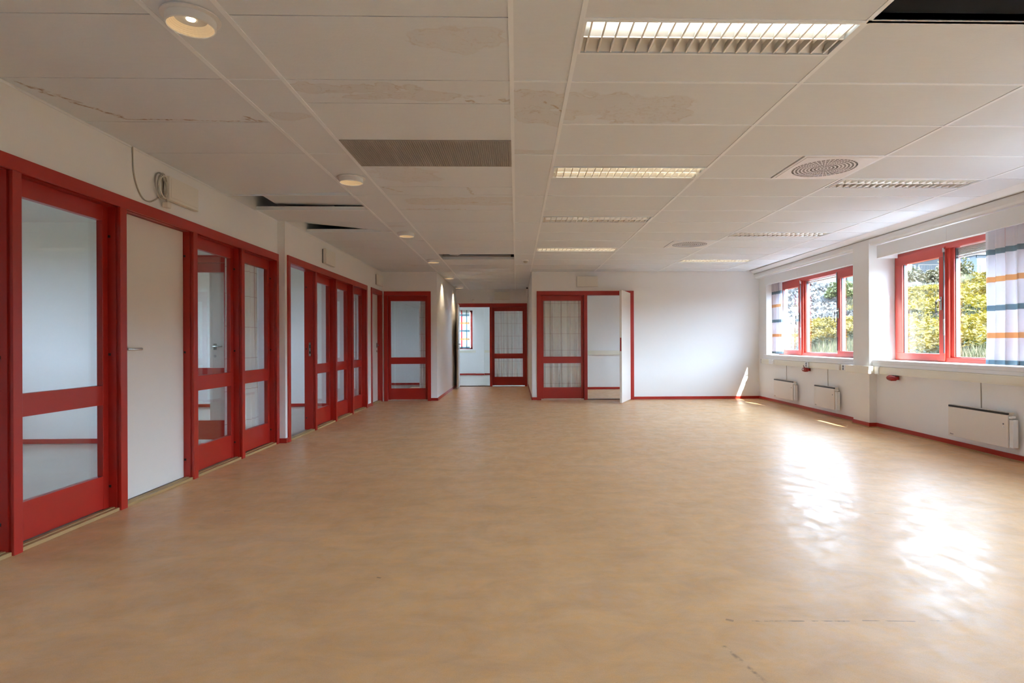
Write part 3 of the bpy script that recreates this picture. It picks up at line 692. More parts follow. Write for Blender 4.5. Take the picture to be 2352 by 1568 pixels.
# ------------------------------------------------------------------ curtains
def curtain(name, T, u0, u1, z0, z1, m, label, folds=7, amp=.03, n=120, flare=0., group=None, seed=0):
    r_ = random.Random(seed); ph = [r_.uniform(0, 6) for _ in range(4)]
    vs_, fs, uvs = [], [], []; nz = 14
    for j in range(nz + 1):
        t = j / nz; z = z0 + (z1 - z0) * t
        for i in range(n + 1):
            a = i / n; k = 1 + flare * (1 - t)
            u = u0 + (u1 - u0) * (a * k)
            wv = amp * (.6 + .4 * (1 - t)) * (math.sin(2 * PI * folds * a + ph[0] + .5 * math.sin(3 * t + ph[1])) + .45 * math.sin(2 * PI * folds * 1.7 * a + ph[2] + t))
            vs_.append(T((u, wv, z))); uvs.append((a, t))
    for j in range(nz):
        for i in range(n): q = j * (n + 1) + i; fs.append((q, q + 1, q + n + 2, q + n + 1))
    me = bpy.data.meshes.new(name); me.from_pydata(vs_, [], fs); me.materials.append(m)
    ul = me.uv_layers.new(name='UVMap'); li = np.zeros(len(me.loops), int); me.loops.foreach_get('vertex_index', li)
    ul.data.foreach_set('uv', np.array(uvs)[li].ravel()); me.polygons.foreach_set('use_smooth', [True] * len(me.polygons))
    o = bpy.data.objects.new(name, me); COL.objects.link(o); sd = o.modifiers.new('s', 'SOLIDIFY'); sd.thickness = .0015
    return tag(o, label, 'curtain', group)
TEAL, ORG, RD = (.20, .33, .38), (.78, .47, .20), (.66, .08, .08)
CM = curtain_mat('striped_curtain', [(1.937, .026, TEAL), (1.672, .026, ORG), (1.398, .026, TEAL), (1.136, .026, ORG), (.872, .03, TEAL)],
                 [(.30, .012, RD), (.62, .02, RD), (.95, .03, RD), (.16, .008, (.45, .42, .6))], (.80, .78, .80), trans=.4)
CM2 = curtain_mat('striped_curtain_far', [(2.0 - .03, .026, TEAL), (1.735, .026, ORG), (1.46, .026, TEAL), (1.2, .026, ORG), (.88, .03, TEAL)],
                 [(.42, .05, RD), (.75, .02, (.45, .42, .6))], (.80, .78, .80), trans=.45)
CW = curtain_mat('pale_curtain', [(z, .003, (.6, .45, .45)) for z in (.3, .62, .94, 1.26, 1.58, 1.84)], [(u, .004, (.6, .42, .42)) for u in (.12, .31, .5, .69, .88)], (.92, .92, .90), trans=.38)
TC_ = lambda X0: (lambda p: TR((X0 + p[1], p[0], p[2])))
curtain('curtain', TC_(4.62), 5.70, 4.75, .86, 2.19, CM, 'checked curtain with teal and orange bands hanging at the near window', 8, .032, flare=.03, seed=3)
curtain('curtain', TC_(4.64), 10.78, 10.40, .87, 2.19, CM2, 'checked curtain bunched in the far window corner', 4, .03, 80, seed=5)
curtain('curtain', TL(-2.80), 5.84, 6.50, .03, 2.2, CW, 'pale sheer curtain behind the last bay of the near screen', 7, .028, seed=8)
curtain('curtain', TL(-2.72), 9.55, 10.2, .03, 2.2, CW, 'pale sheer curtain behind the last bay of the second screen', 6, .025, 80, seed=9)
curtain('curtain', TF(YF + .22), -1.86, -1.62, .03, 2.2, CW, 'pale curtain bunched behind the single glazed panel', 3, .025, 50, seed=11)
curtain('curtain', TF(YF + .2), .42, 1.32, .05, 2.2, CW, 'pale gathered curtain behind the glass of the far wall frame', 8, .028, seed=12)
curtain('curtain', TF(YE + .2), -.66, .25, .05, 2.2, CW, 'pale gathered curtain behind the sidelight at the corridor end', 8, .028, seed=14)
CM3 = curtain_mat('striped_curtain_back', [(2.03, .03, TEAL), (1.76, .03, ORG), (1.5, .03, TEAL), (1.22, .03, ORG), (.93, .03, TEAL)], [(.3, .03, RD), (.62, .03, RD), (.85, .02, TEAL)], trans=.5)
curtain('curtain', TF(20.12), -2.3, -1.56, .9, 2.2, CM3, 'checked curtain over the window of the room beyond the corridor', 7, .025, 90, seed=15)
# window beyond the corridor, trunking rails
wr = empty('window_10', (-2, 20.25, .88)); st(wr, 'red-framed window of the room beyond the corridor', 'window')
for a, b_ in (((-2.6, .88), (-1.48, .93)), ((-2.6, 2.13), (-1.48, 2.19)), ((-2.6, .88), (-2.54, 2.19)), ((-1.55, .88), (-1.48, 2.19))): MB().box((a[0], 20.2, a[1]), (b_[0], 20.28, b_[1])).build('outer_frame', GLARE_RED, wr)
MB().box((-2.54, 20.24, .93), (-1.55, 20.248, 2.13)).build('glass_pane', GLASS, wr); reparent(wr)
for i, bxx in enumerate((((-6.3, 20.15, .76), (-1.37, 20.2, .84)), ((-1.08, 20.15, .76), (2.5, 20.2, .84)))):
    tag(boxo('cable_trunking', *bxx, TRUNK), ('cream trunking under the window beyond the corridor', 'cream trunking beside the pier beyond the corridor')[i], 'trunking')
tag(boxo('cable_trunking', (.5, 13.68, .80), (4.5, 13.72, .90), TRUNK), 'cream rail across the wall seen through the open far door', 'trunking')
for i, (a, b_, x) in enumerate(((4.4, 5.4, -6.5), (8.2, 9.2, -6.5), (12.4, 13.4, -6.5), (16.6, 18.4, -6.5))):
    r = empty('window_%d' % (11 + i), (x, a, .85)); st(r, 'red window frame in the outer wall of side room %s' % ('one', 'two', 'three', 'four')[i], 'window')
    for p, q in (((a, .85), (b_, .91)), ((a, 2.09), (b_, 2.15)), ((a, .91), (a + .06, 2.09)), ((b_ - .06, .91), (b_, 2.09)), (((a + b_) / 2 - .04, .91), ((a + b_) / 2 + .04, 2.09))):
        MB().box((x - .05, p[0], p[1]), (x + .03, q[0], q[1])).build('outer_frame', GLARE_RED, r)
    reparent(r)

# ------------------------------------------------------------------ boxes, cables, detector
def exit_box(name, T, u0, u1, z0, z1, label, d=.055):  # exit light boxes, unlit and without lettering
    r = empty(name, T((u0, 0, z0))); tag(r, label, 'box')
    MB(T).box((u0 + .012, -.02, z0 + .006), (u1 - .012, -.0005, z1 - .006)).build('back_plate', GREY, r)
    MB(T).box((u0, -d, z0), (u1, -.014, z1)).build('cover', PLAST, r, .004)
    MB(T).box((u0 + .018, -d - .003, z0 + .02), (u1 - .018, -d, z1 - .018)).build('front_lid', PLAST, r, .002)
    return reparent(r)
exit_box('junction_box', TL(XL), 4.43, 4.83, 2.15, 2.325, 'cream wall box with coiled cable beside it, near the beige door')
exit_box('junction_box', TL(XL2), 7.78, 8.18, 2.13, 2.325, 'cream wall box above the glass bays of the second screen')
exit_box('junction_box', TL(XL2), 10.72, 11.10, 2.14, 2.335, 'cream wall box above the white door in the inner corner')
exit_box('junction_box', TF(YF), 1.153, 1.547, 2.142, 2.339, 'cream wall box above the far wall double frame')
exit_box('junction_box', TF(YE), -.532, -.15, 2.16, 2.36, 'cream wall box above the corridor end frame')
tag(boxo('sensor_box', (-.655, YE - .05, 2.12), (-.585, YE, 2.235), WPLAST, bevel=.004), 'small grey-white box beside the corridor end wall box', 'box')
o = MB().lathe([(.0, -.055), (.02, -.05), (.034, -.03), (.036, 0)], (-1.06, YE, 2.15), 20, 'y').build('motion_sensor', PLAST, smooth=True); tag(o, 'small round sensor above the corridor end doorway', 'sensor')
r = empty('security_camera', (.28, 14.3, 2.3)); tag(r, 'small white device with dark tip high on the corridor wall', 'camera')
MB().box((.235, 14.1, 2.20), (.30, 14.22, 2.38)).build('body', WPLAST, r, .005); MB().box((.245, 14.07, 2.37), (.285, 14.12, 2.40)).build('tip', BLACK, r); reparent(r)
# drooping cable and coil
def spline(pts, n=8):
    out = []; P_ = [Vector(pts[0])] + [Vector(p) for p in pts] + [Vector(pts[-1])]
    for i in range(1, len(P_) - 2):
        for k in range(n):
            t = k / n; a, b, c_, d = P_[i - 1], P_[i], P_[i + 1], P_[i + 2]
            out.append(tuple(.5 * ((2 * b) + (c_ - a) * t + (2 * a - 5 * b + 4 * c_ - d) * t * t + (3 * b - a - 3 * c_ + d) * t ** 3)))
    out.append(tuple(P_[-1])); return out
x = XL + .006
o = MB().tube(spline([(x, 4.087, 2.424), (x, 4.095, 2.27), (x, 4.136, 2.162), (x, 4.197, 2.102), (x, 4.266, 2.094), (x, 4.33, 2.12), (x, 4.375, 2.15)]), .0045).build('cable', CABLE, smooth=True)
tag(o, 'thin grey cable drooping from the ceiling to the coil', 'cable')
cr_ = empty('coiled_cable', (XL, 4.39, 2.24)); tag(cr_, 'coil of beige cable with plug hung beside the cream wall box', 'cable')
for k in range(6):
    a_ = k * .45; ry_, rz_ = .055 + .006 * math.sin(k * 2.1), .085 + .007 * math.cos(k * 1.7); cy_, cz_ = 4.385 + .005 * math.sin(k * 3), 2.235 + .006 * math.cos(k * 2)
    MB().tube([(x + .006 + .006 * k + .006 * math.sin(2 * t + k), cy_ + ry_ * math.cos(t), cz_ + rz_ * math.sin(t)) for t in [2 * PI * i / 28 for i in range(29)]], .0045, 6).build('cable_loop', PLAST if k % 2 else CABLE, cr_, smooth=True)
MB().tube([(x + .03, 4.40, 2.18), (x + .035, 4.415, 2.14), (x + .035, 4.425, 2.125)], .006).build('cable_end', CABLE, cr_)
MB().prism([(x + .015, 4.415 - .02), (x + .055, 4.415 - .02), (x + .055, 4.415 + .03), (x + .015, 4.415 + .03)], 2.085, 2.125, 'z').build('plug', PLAST, cr_, .004); reparent(cr_)
# detector
r = empty('smoke_detector', (.157, 9.615, H)); tag(r, 'white round smoke detector on the narrow tile strip', 'detector')
MB().lathe([(.052, -.002), (.052, -.012), (.04, -.02)], (0, 0, 0), 28).build('base', WPLAST, r, smooth=True)
MB().lathe([(.036, -.02), (.033, -.04), (.015, -.05), (0, -.052)], (0, 0, 0), 24).build('dome', mat('grey_plastic', (.45, .43, .40), .4), r, smooth=True)

# ------------------------------------------------------------------ downlights
GOLD = mat('gold_reflector', (.62, .50, .33), .4, .3, emit=((1, .72, .40), .09))  # weak emission stands in for lamp light on the gold reflector
def downlight_proto():
    r = empty('downlight', (0, 0, H))
    MB().lathe([(.112, -.001), (.112, -.006), (.096, -.009)], (0, 0, 0), 40).build('flange', WPLAST, r, smooth=True)
    m_ = MB(); m_.lathe([(.094, -.0), (.094, -.041), (.089, -.044), (.087, -.041), (.087, .02)], (0, 0, 0), 40)
    m_.f = [f for f in m_.f if len(f) == 4]; m_.build('housing', WPLAST, r, smooth=True)
    prof = []
    for i in range(15): t = i / 14; prof.append((.0865 - .040 * t ** 1.5 + (.0012 if i % 2 else 0), -.040 + .0405 * t))
    m_ = MB(); m_.lathe(prof, (0, 0, 0), 36); m_.f = [f for f in m_.f if len(f) == 4]
    m_.build('reflector', GOLD, r); MB().lathe([(.0, .0), (.048, .0)], (0, 0, .0006), 24).build('reflector_cap', GOLD, r)
    MB().lathe([(.0, -.016), (.016, -.013), (.02, -.006), (.018, .0)], (0, 0, 0), 16).build('lamp', mat('lamp_glow', (1, .9, .7), .5, emit=((1, .8, .5), 2.5)), r, smooth=True)
    return r
dl0 = downlight_proto()
DL = [2.47, 4.84, 7.26, 9.61, 12.0, 14.12]
dlab = ['round downlight closest to the camera, over the first glass bay', 'second downlight of the row, beside the ventilation grille', 'third downlight of the row, beyond the lifted tiles',
        'fourth downlight of the row, level with the narrow ceiling gap', 'fifth downlight of the row, at the corridor mouth', 'sixth downlight, deep in the corridor above the end frame']
for i, y in enumerate(DL):
    d = dl0 if i == 0 else copy_tree(dl0)
    d.location = (-1.33 if i < 4 else -1.345, y, H)
    tag(d, dlab[i], 'downlight', 'downlights along the side aisle')
    sl_ = bpy.data.lights.new('downlight_beam', 'SPOT'); sl_.energy = DOWN_W * (5.0 if i > 3 else 1); sl_.color = (1, .80, .55); sl_.spot_size = 1.75 if i > 3 else 1.5; sl_.spot_blend = .5; sl_.shadow_soft_size = .02
    so = bpy.data.objects.new('downlight_beam', sl_); COL.objects.link(so); so.location = (-1.33 if i < 4 else -1.345, y, H - .03)

# ------------------------------------------------------------------ ceiling luminaires
TUBE = mat('tube_glow', (1, 1, 1), .5, emit=((1, .97, .90), 1.2))
TUBEN = mat('tube_glow_bright', (1, 1, 1), .5, emit=((1, .97, .86), 7.0))
TUBEW = mat('tube_glow_warm', (1, 1, 1), .5, emit=((1, .82, .55), 4.0))
def luminaire(warm, tm):
    W_, D_ = 1.185, .288; x0, x1, y0, y1 = -W_ / 2, W_ / 2, -D_ / 2, D_ / 2; hz = .075
    r = empty('ceiling_light', (0, 0, H))
    MB().box((x0, y0, -.003), (x1, y0 + .012, .01)).box((x0, y1 - .012, -.003), (x1, y1, .01)).box((x0, y0 + .012, -.003), (x0 + .012, y1 - .012, .01)).box((x1 - .012, y0 + .012, -.003), (x1, y1 - .012, .01)).build('frame', BAR, r)
    MB().box((x0 + .002, y0 + .002, hz), (x1 - .002, y1 - .002, hz + .01)).box((x0 + .002, y0 + .002, .01), (x0 + .008, y1 - .002, hz)).box((x1 - .008, y0 + .002, .01), (x1 - .002, y1 - .002, hz)) \
        .box((x0 + .008, y0 + .002, .01), (x1 - .008, y0 + .008, hz)).box((x0 + .008, y1 - .008, .01), (x1 - .008, y1 - .002, hz)).build('housing', mat('housing_white', (.85, .85, .82), .4), r)
    # curved reflector strips of the two channels
    for (a, b_) in ((y0 + .014, -.004), (.004, y1 - .014)):
        m_ = MB(); n_ = 8; vs_ = []; cy_ = (a + b_) / 2; hw = (b_ - a) / 2
        for xx in (x0 + .012, x1 - .012):
            for i in range(n_ + 1):
                t = -1 + 2 * i / n_; vs_.append((xx, cy_ + hw * t, .004 + .058 * (1 - abs(t) ** 2.2)))
        m_.add(vs_, [(i, i + 1, i + n_ + 2, i + n_ + 1) for i in range(n_)]); m_.build('reflector', ALU, r, smooth=True)
    MB().prism([(-.004, .0), (.004, .0), (.0015, .045), (-.0015, .045)], x0 + .012, x1 - .012, 'x').build('centre_louvre', ALU, r)
    tubes = (-.068, .068) if warm else (-.068,)
    for yy in tubes: MB().tube([(x0 + .03, yy, .045), (x1 - .03, yy, .045)], .0085, 10).build('fluorescent_tube', tm, r, smooth=True)
    m0 = None
    for i in range(20):
        xx = x0 + .035 + i * (W_ - .07) / 19
        if m0 is None:
            q = MB(); 
            for (a, b_) in ((y0 + .013, -.003), (.003, y1 - .013)):
                q.add([(-.004, a, 0), (.004, a, 0), (.004, b_, 0), (-.004, b_, 0), (-.0008, a + .02, .034), (.0008, a + .02, .034), (.0008, b_ - .02, .034), (-.0008, b_ - .02, .034)],
                      [(0, 3, 2, 1), (4, 5, 6, 7), (0, 1, 5, 4), (1, 2, 6, 5), (2, 3, 7, 6), (3, 0, 4, 7)])
            o = q.build('louvre_blade', ALU, r); m0 = o.data
        else: o = bpy.data.objects.new('louvre_blade', m0); COL.objects.link(o); o.parent = r
        o.location = (xx, 0, .0)
    return r
pn, pc, pw = luminaire(False, TUBEN), luminaire(False, TUBE), luminaire(True, TUBEW)
LUMS = [(.882, YK(-1) + .149, 0, 'large louvred ceiling light closest to the camera', 1), (.882, YK(3) - .155, 1, 'warm glowing louvred ceiling light beside the ventilation grille row', 1),
        (.882, YK(6) - .149, 0, 'louvred light third along the inner row, dark slot beside it', .8), (.882, YK(9) + .149, 1, 'warm louvred light in the inner row near the far wall', .8),
        (3.30, YK(3) + .149, 0, 'louvred ceiling light beside the square air diffuser, nearest the windows', .8), (3.30, YK(7) + .149, 0, 'louvred ceiling light midway along the window row', .8), (3.30, YK(11) + .149, 1, 'small warm louvred light near the far wall by the windows', .8)]
used = set()
for (x, y, wm, lab, k) in LUMS:
    p = pw if wm else (pn if k == 1 else pc)
    d = copy_tree(p) if p in used else p
    used.add(p); d.location = (x, y, H); tag(d, lab, 'ceiling light', 'recessed louvred ceiling lights')
# ------------------------------------------------------------------ grille and diffusers
g = empty('ventilation_grille', (-.6, 4.24, H)); tag(g, 'dark fine-mesh ventilation grille set among the ceiling tiles', 'grille')
gx0, gx1, gy0, gy1 = -1.166, -.029, 3.95, 4.526
MB().box((gx0, gy0, H), (gx1, gy0 + .008, H + .01)).box((gx0, gy1 - .008, H), (gx1, gy1, H + .01)).box((gx0, gy0, H), (gx0 + .008, gy1, H + .01)).box((gx1 - .008, gy0, H), (gx1, gy1, H + .01)).build('frame', mat('grille_grey', (.42, .40, .37), .5, .0), g)
q = MB(); n_ = 76
for i in range(1, n_): xx = gx0 + (gx1 - gx0) * i / n_; q.box((xx - .0022, gy0, H + .001), (xx + .0022, gy1, H + .009))
for i in range(1, 38): yy = gy0 + (gy1 - gy0) * i / 38; q.box((gx0, yy - .0022, H + .002), (gx1, yy + .0022, H + .010))
q.build('grille_mesh', MATS['grille_grey'], g, kind='stuff')
boxo('back_box', (gx0, gy0, H + .05), (gx1, gy1, H + .06), mat('grille_back', (.10, .09, .08), .8), g); reparent(g)
def diffuser(x0, y0, lab):
    r = empty('air_diffuser', (x0 + .29, y0 + .29, H)); tag(r, lab, 'diffuser', 'square air diffusers with perforated discs')
    s_ = .287
    q = MB(); 
    for a, b_ in (((-s_, -s_), (s_, -s_ + .022)), ((-s_, s_ - .022), (s_, s_)), ((-s_, -s_ + .022), (-s_ + .022, s_ - .022)), ((s_ - .022, -s_ + .022), (s_, s_ - .022))): q.box((a[0], a[1], -.002), (b_[0], b_[1], .01))
    q.build('frame', WPLAST, r, .002)
    # face plate with a round opening, then rings and spokes that leave the perforations open
    n_ = 72; R_ = .238; vs_, fs = [], []
    e_ = s_ - .024
    for i in range(n_):
        a = 2 * PI * i / n_; cx_, sy_ = math.cos(a), math.sin(a); k = e_ / max(abs(cx_), abs(sy_))
        vs_ += [(R_ * cx_, R_ * sy_, -.004), (k * cx_, k * sy_, -.004), (R_ * cx_, R_ * sy_, .002), (k * cx_, k * sy_, .002)]
    for i in range(n_): j = (i + 1) % n_; fs += [(4 * i, 4 * j, 4 * j + 1, 4 * i + 1), (4 * i, 4 * i + 2, 4 * j + 2, 4 * j), (4 * i + 1, 4 * j + 1, 4 * j + 3, 4 * i + 3)]
    MB().add(vs_, fs).build('face_plate', WPLAST, r)
    q = MB(); nr = 9
    for k in range(nr + 1):
        ra = R_ * (k / nr) - .006 if k else 0; rb_ = R_ * (k / nr) + .006 if k else .012
        rb_ = min(rb_, R_ + .001); vs_, fs = [], []
        for i in range(48): a = 2 * PI * i / 48; vs_ += [(ra * math.cos(a), ra * math.sin(a), -.004), (rb_ * math.cos(a), rb_ * math.sin(a), -.004)]
        for i in range(48): j = (i + 1) % 48; fs.append((2 * i, 2 * j, 2 * j + 1, 2 * i + 1))
        q.add(vs_, fs)
    for i in range(44):
        a = 2 * PI * i / 44; 
        for rr0, rr1, hw in ((.03, .11, .0016), (.11, R_, .0035)):
            if rr0 < .05 and i % 2: continue
            dx, dy = math.cos(a), math.sin(a); nx, ny = -dy * hw, dx * hw
            q.add([(rr0 * dx - nx, rr0 * dy - ny, -.0039), (rr1 * dx - nx, rr1 * dy - ny, -.0039), (rr1 * dx + nx, rr1 * dy + ny, -.0039), (rr0 * dx + nx, rr0 * dy + ny, -.0039)], [(0, 1, 2, 3)])
    q.build('perforated_disc', WPLAST, r, kind='stuff')
    MB().lathe([(.245, .02), (.245, .028)], (0, 0, 0), 40).build('dark_throat', mat('throat', (.10, .095, .08), .8), r)
diffuser(2.098, YK(2) + .006, 'square air diffuser between the inner light row and the window row')
diffuser(2.098, YK(8) + .006, 'smaller-looking square air diffuser towards the far wall')

# ------------------------------------------------------------------ outside
def ss(a): a = np.clip(a, 0, 1); return a * a * (3 - 2 * a)
def hz(x, y):
    h = -1.10 + .22 * x + .033 * np.maximum(y - 12, 0) * ss((x - 6) / 6)
    h = np.where(x < 7.4, -.12 + (h + .12) * ss((x - 6.4) / 1.0), h)
    h = h + 1.25 * ss((y - 23.5) / 3.5) * (1 - ss((x - 15) / 4))
    cap = 1.05 + .101 * np.maximum(y, 26) - .25
    n_ = .10 * np.sin(x * 1.9 + y * .7) + .08 * np.sin(y * 1.3 - x * .6)
    return np.minimum(h, cap) + n_ * ss((x - 5) / 3)
def ground_mat():
    m = bpy.data.materials.new('meadow_ground'); m.use_nodes = True; n = m.node_tree; b = n.nodes['Principled BSDF']; L = n.links.new
    g_ = n.nodes.new('ShaderNodeNewGeometry'); sp = n.nodes.new('ShaderNodeSeparateXYZ'); L(g_.outputs['Position'], sp.inputs[0])
    z = n.nodes.new('ShaderNodeTexNoise'); z.inputs['Scale'].default_value = .9; z.inputs['Detail'].default_value = 8; L(g_.outputs['Position'], z.inputs['Vector'])
    r = n.nodes.new('ShaderNodeValToRGB'); L(z.outputs[0], r.inputs[0]); r.color_ramp.elements[0].color = (.008, .011, .003, 1); r.color_ramp.elements[1].color = (.03, .027, .012, 1)
    r2 = n.nodes.new('ShaderNodeValToRGB'); z2 = n.nodes.new('ShaderNodeTexNoise'); z2.inputs['Scale'].default_value = 2.5; z2.inputs['Detail'].default_value = 9; L(g_.outputs['Position'], z2.inputs['Vector']); L(z2.outputs[0], r2.inputs[0])
    r2.color_ramp.elements[0].position = .35; r2.color_ramp.elements[1].position = .65
    r2.color_ramp.elements[0].color = (.022, .022, .0225, 1); r2.color_ramp.elements[1].color = (.085, .084, .082, 1)
    mr = n.nodes.new('ShaderNodeMapRange'); mr.inputs[1].default_value = 21.0; mr.inputs[2].default_value = 23.0
    ad = n.nodes.new('ShaderNodeMath'); ad.operation = 'ADD'; L(sp.outputs[1], ad.inputs[0])
    mm = n.nodes.new('ShaderNodeMath'); mm.operation = 'MULTIPLY'; mm.inputs[1].default_value = 3; L(z.outputs[0], mm.inputs[0]); L(mm.outputs[0], ad.inputs[1]); L(ad.outputs[0], mr.inputs[0])
    mx = n.nodes.new('ShaderNodeMixRGB'); L(mr.outputs[0], mx.inputs[0]); L(r.outputs[0], mx.inputs[1]); L(r2.outputs[0], mx.inputs[2]); L(mx.outputs[0], b.inputs['Base Color'])
    b.inputs['Roughness'].default_value = .95; return m
gx = np.concatenate([np.linspace(5.05, 24, 60), np.linspace(25, 110, 40)]); gy = np.concatenate([np.linspace(-60, 4, 20), np.linspace(5, 40, 80), np.linspace(42, 150, 40)])
GX, GY = np.meshgrid(gx, gy, indexing='ij'); GZ = hz(GX, GY)
vv = np.stack([GX, GY, GZ], -1).reshape(-1, 3); ni, nj = GX.shape
ff = [(i * nj + j, (i + 1) * nj + j, (i + 1) * nj + j + 1, i * nj + j + 1) for i in range(ni - 1) for j in range(nj - 1)]
me = bpy.data.meshes.new('hillside'); me.from_pydata(vv.tolist(), [], ff); me.materials.append(ground_mat()); me.polygons.foreach_set('use_smooth', [True] * len(me.polygons))
o = bpy.data.objects.new('hillside', me); COL.objects.link(o); st(o, 'sloping ground outside, meadow below and pale gravel bank above', 'ground')
o = boxo('terrain', (-80, -60, -.9), (5.05, 150, -.3), mat('lawn', (.06, .08, .03), .95)); st(o, 'flat grassy ground around the building', 'ground')

st(boxo('paving', (4.95, -8, -.3), (6.5, 30, -.08), mat('pale_paving', (.5, .5, .49), .9, noise=((3, 3, 3), .1))), 'pale paved strip along the outer wall', 'paving')  # unseen strip added to throw daylight up onto the ceiling
def col_mat(name, cols, sc=.8):
    m = bpy.data.materials.new(name); m.use_nodes = True; n = m.node_tree; b = n.nodes['Principled BSDF']; L = n.links.new
    g_ = n.nodes.new('ShaderNodeNewGeometry'); z = n.nodes.new('ShaderNodeTexNoise'); z.inputs['Scale'].default_value = sc; z.inputs['Detail'].default_value = 6; L(g_.outputs['Position'], z.inputs['Vector'])
    r = n.nodes.new('ShaderNodeValToRGB'); L(z.outputs[0], r.inputs[0]); e = r.color_ramp.elements
    e[0].position, e[0].color = .35, (*cols[0], 1); e[1].position, e[1].color = .65, (*cols[-1], 1)
    if len(cols) > 2: x_ = e.new(.5); x_.color = (*cols[1], 1)
    L(r.outputs[0], b.inputs['Base Color']); b.inputs['Roughness'].default_value = .8
    t = n.nodes.new('ShaderNodeBsdfTranslucent'); L(r.outputs[0], t.inputs[0]); ms = n.nodes.new('ShaderNodeMixShader'); ms.inputs[0].default_value = .3
    o_ = n.nodes['Material Output']; L(b.outputs[0], ms.inputs[1]); L(t.outputs[0], ms.inputs[2]); L(ms.outputs[0], o_.inputs[0]); return m
def tris(name, V, m, label, cat):      # V: (n,3,3)
    n_ = len(V); me = bpy.data.meshes.new(name); me.vertices.add(3 * n_); me.vertices.foreach_set('co', V.reshape(-1).astype(np.float32))
    me.loops.add(3 * n_); me.loops.foreach_set('vertex_index', np.arange(3 * n_, dtype=np.int32)); me.polygons.add(n_)
    me.polygons.foreach_set('loop_start', np.arange(0, 3 * n_, 3, dtype=np.int32)); me.polygons.foreach_set('loop_total', np.full(n_, 3, np.int32)); me.update(calc_edges=True)
    me.materials.append(m); o = bpy.data.objects.new(name, me); COL.objects.link(o); return tag(o, label, cat, None, 'stuff')
def wedge(n_, ymin, ymax, r0=.42, r1=1.02, p=1.0):
    y = ymin + (ymax - ymin) * rng.random(n_) ** p; r = r0 + (r1 - r0) * rng.random(n_); x = y * r
    k = (x > 5.6) & (x < 30); return x[k], y[k]
# grass blades
x, y = wedge(190000, 6.5, 27, p=1.1); k = (y < 20.5 + 4.5 * ss((x - 11.5) / 3) + .8 * np.sin(x * 2)); x, y = x[k], y[k]; n_ = len(x); z = hz(x, y)
hh = rng.uniform(.12, .38, n_); az = rng.random(n_) * 6.28; wd = rng.uniform(.003, .008, n_) * (1 + y / 12); ln = rng.uniform(.1, .7, n_) * hh
dx, dy = np.cos(az), np.sin(az)
V = np.stack([np.stack([x - dx * wd, y - dy * wd, z - .05], -1), np.stack([x + dx * wd, y + dy * wd, z - .05], -1), np.stack([x + dy * ln + .08, y + dx * ln, z + hh], -1)], 1)
k = rng.random(n_) < .5
tris('grass', V[k], col_mat('grass_green', [(.007, .013, .002), (.02, .031, .005), (.045, .048, .015)]), 'green grass blades on the slope outside the windows', 'grass')
tris('grass', V[~k], col_mat('grass_dry', [(.045, .039, .018), (.12, .104, .06)]), 'dry straw-coloured grass on the slope outside the windows', 'grass')
# goldenrod: leafy stems and plumes
def flowers(n0, cond):
    x, y = wedge(n0, 8.5, 27, p=.95); cl = np.sin(x * 1.1 + 1.3 * np.sin(y * .7)) + np.sin(y * .9 + x * .4); k = cond(x, y, cl); x, y = x[k], y[k]; return x, y
x, y = flowers(26000, lambda x, y, c_: (x > 8.0 + .5 * np.sin(y)) & (c_ * .6 + rng.normal(0, .8, len(c_)) > -.55) & (y < 19.5 + 1.0 * np.sin(x * 2) + ss((x - 11.5) / 3) * 4.5))
n_ = len(x); z = hz(x, y); hh = rng.uniform(.28, .55, n_) * (1 - .45 * ss((y - 13) / 8))
Vs, Vf = [], []
for j in range(5):      # leaves
    az = rng.random(n_) * 6.28; t = rng.uniform(.2, .85, n_); ll = rng.uniform(.08, .16, n_) * (1 + y / 40); bz = z + hh * t
    dx, dy = np.cos(az), np.sin(az); w_ = .016 * (1 + y / 25)
    Vs.append(np.stack([np.stack([x - dy * w_, y + dx * w_, bz], -1), np.stack([x + dy * w_, y - dx * w_, bz], -1), np.stack([x + dx * ll, y + dy * ll, bz + .05], -1)], 1))
for j in range(5):      # plume branches
    az = rng.random(n_) * 6.28; rr = rng.uniform(.02, .13, n_) * (1 + y / 60); bz = z + hh * rng.uniform(.86, 1.12, n_); cx_, cy_ = x + np.cos(az) * rr * .6, y + np.sin(az) * rr * .6
    w_ = rng.uniform(.02, .045, n_) * (1 + y / 35); a2 = rng.random(n_) * 6.28
    Vf.append(np.stack([np.stack([cx_ - np.cos(a2) * w_, cy_ - np.sin(a2) * w_, bz], -1), np.stack([cx_ + np.cos(a2) * w_, cy_ + np.sin(a2) * w_, bz + rng.uniform(-.02, .02, n_)], -1), np.stack([cx_ + np.cos(az) * w_, cy_ + np.sin(az) * w_, bz + w_ * rng.uniform(.4, 1.3, n_)], -1)], 1))
tris('goldenrod_stems', np.concatenate(Vs), col_mat('stem_green', [(.005, .013, .001), (.017, .028, .004)]), 'leafy green stems among the meadow flowers', 'plants')
tris('goldenrod_flowers', np.concatenate(Vf), col_mat('goldenrod_yellow', [(.052, .034, .0002), (.088, .061, .0004), (.108, .079, .002)]), 'mass of yellow goldenrod flowers covering the slope', 'flowers')
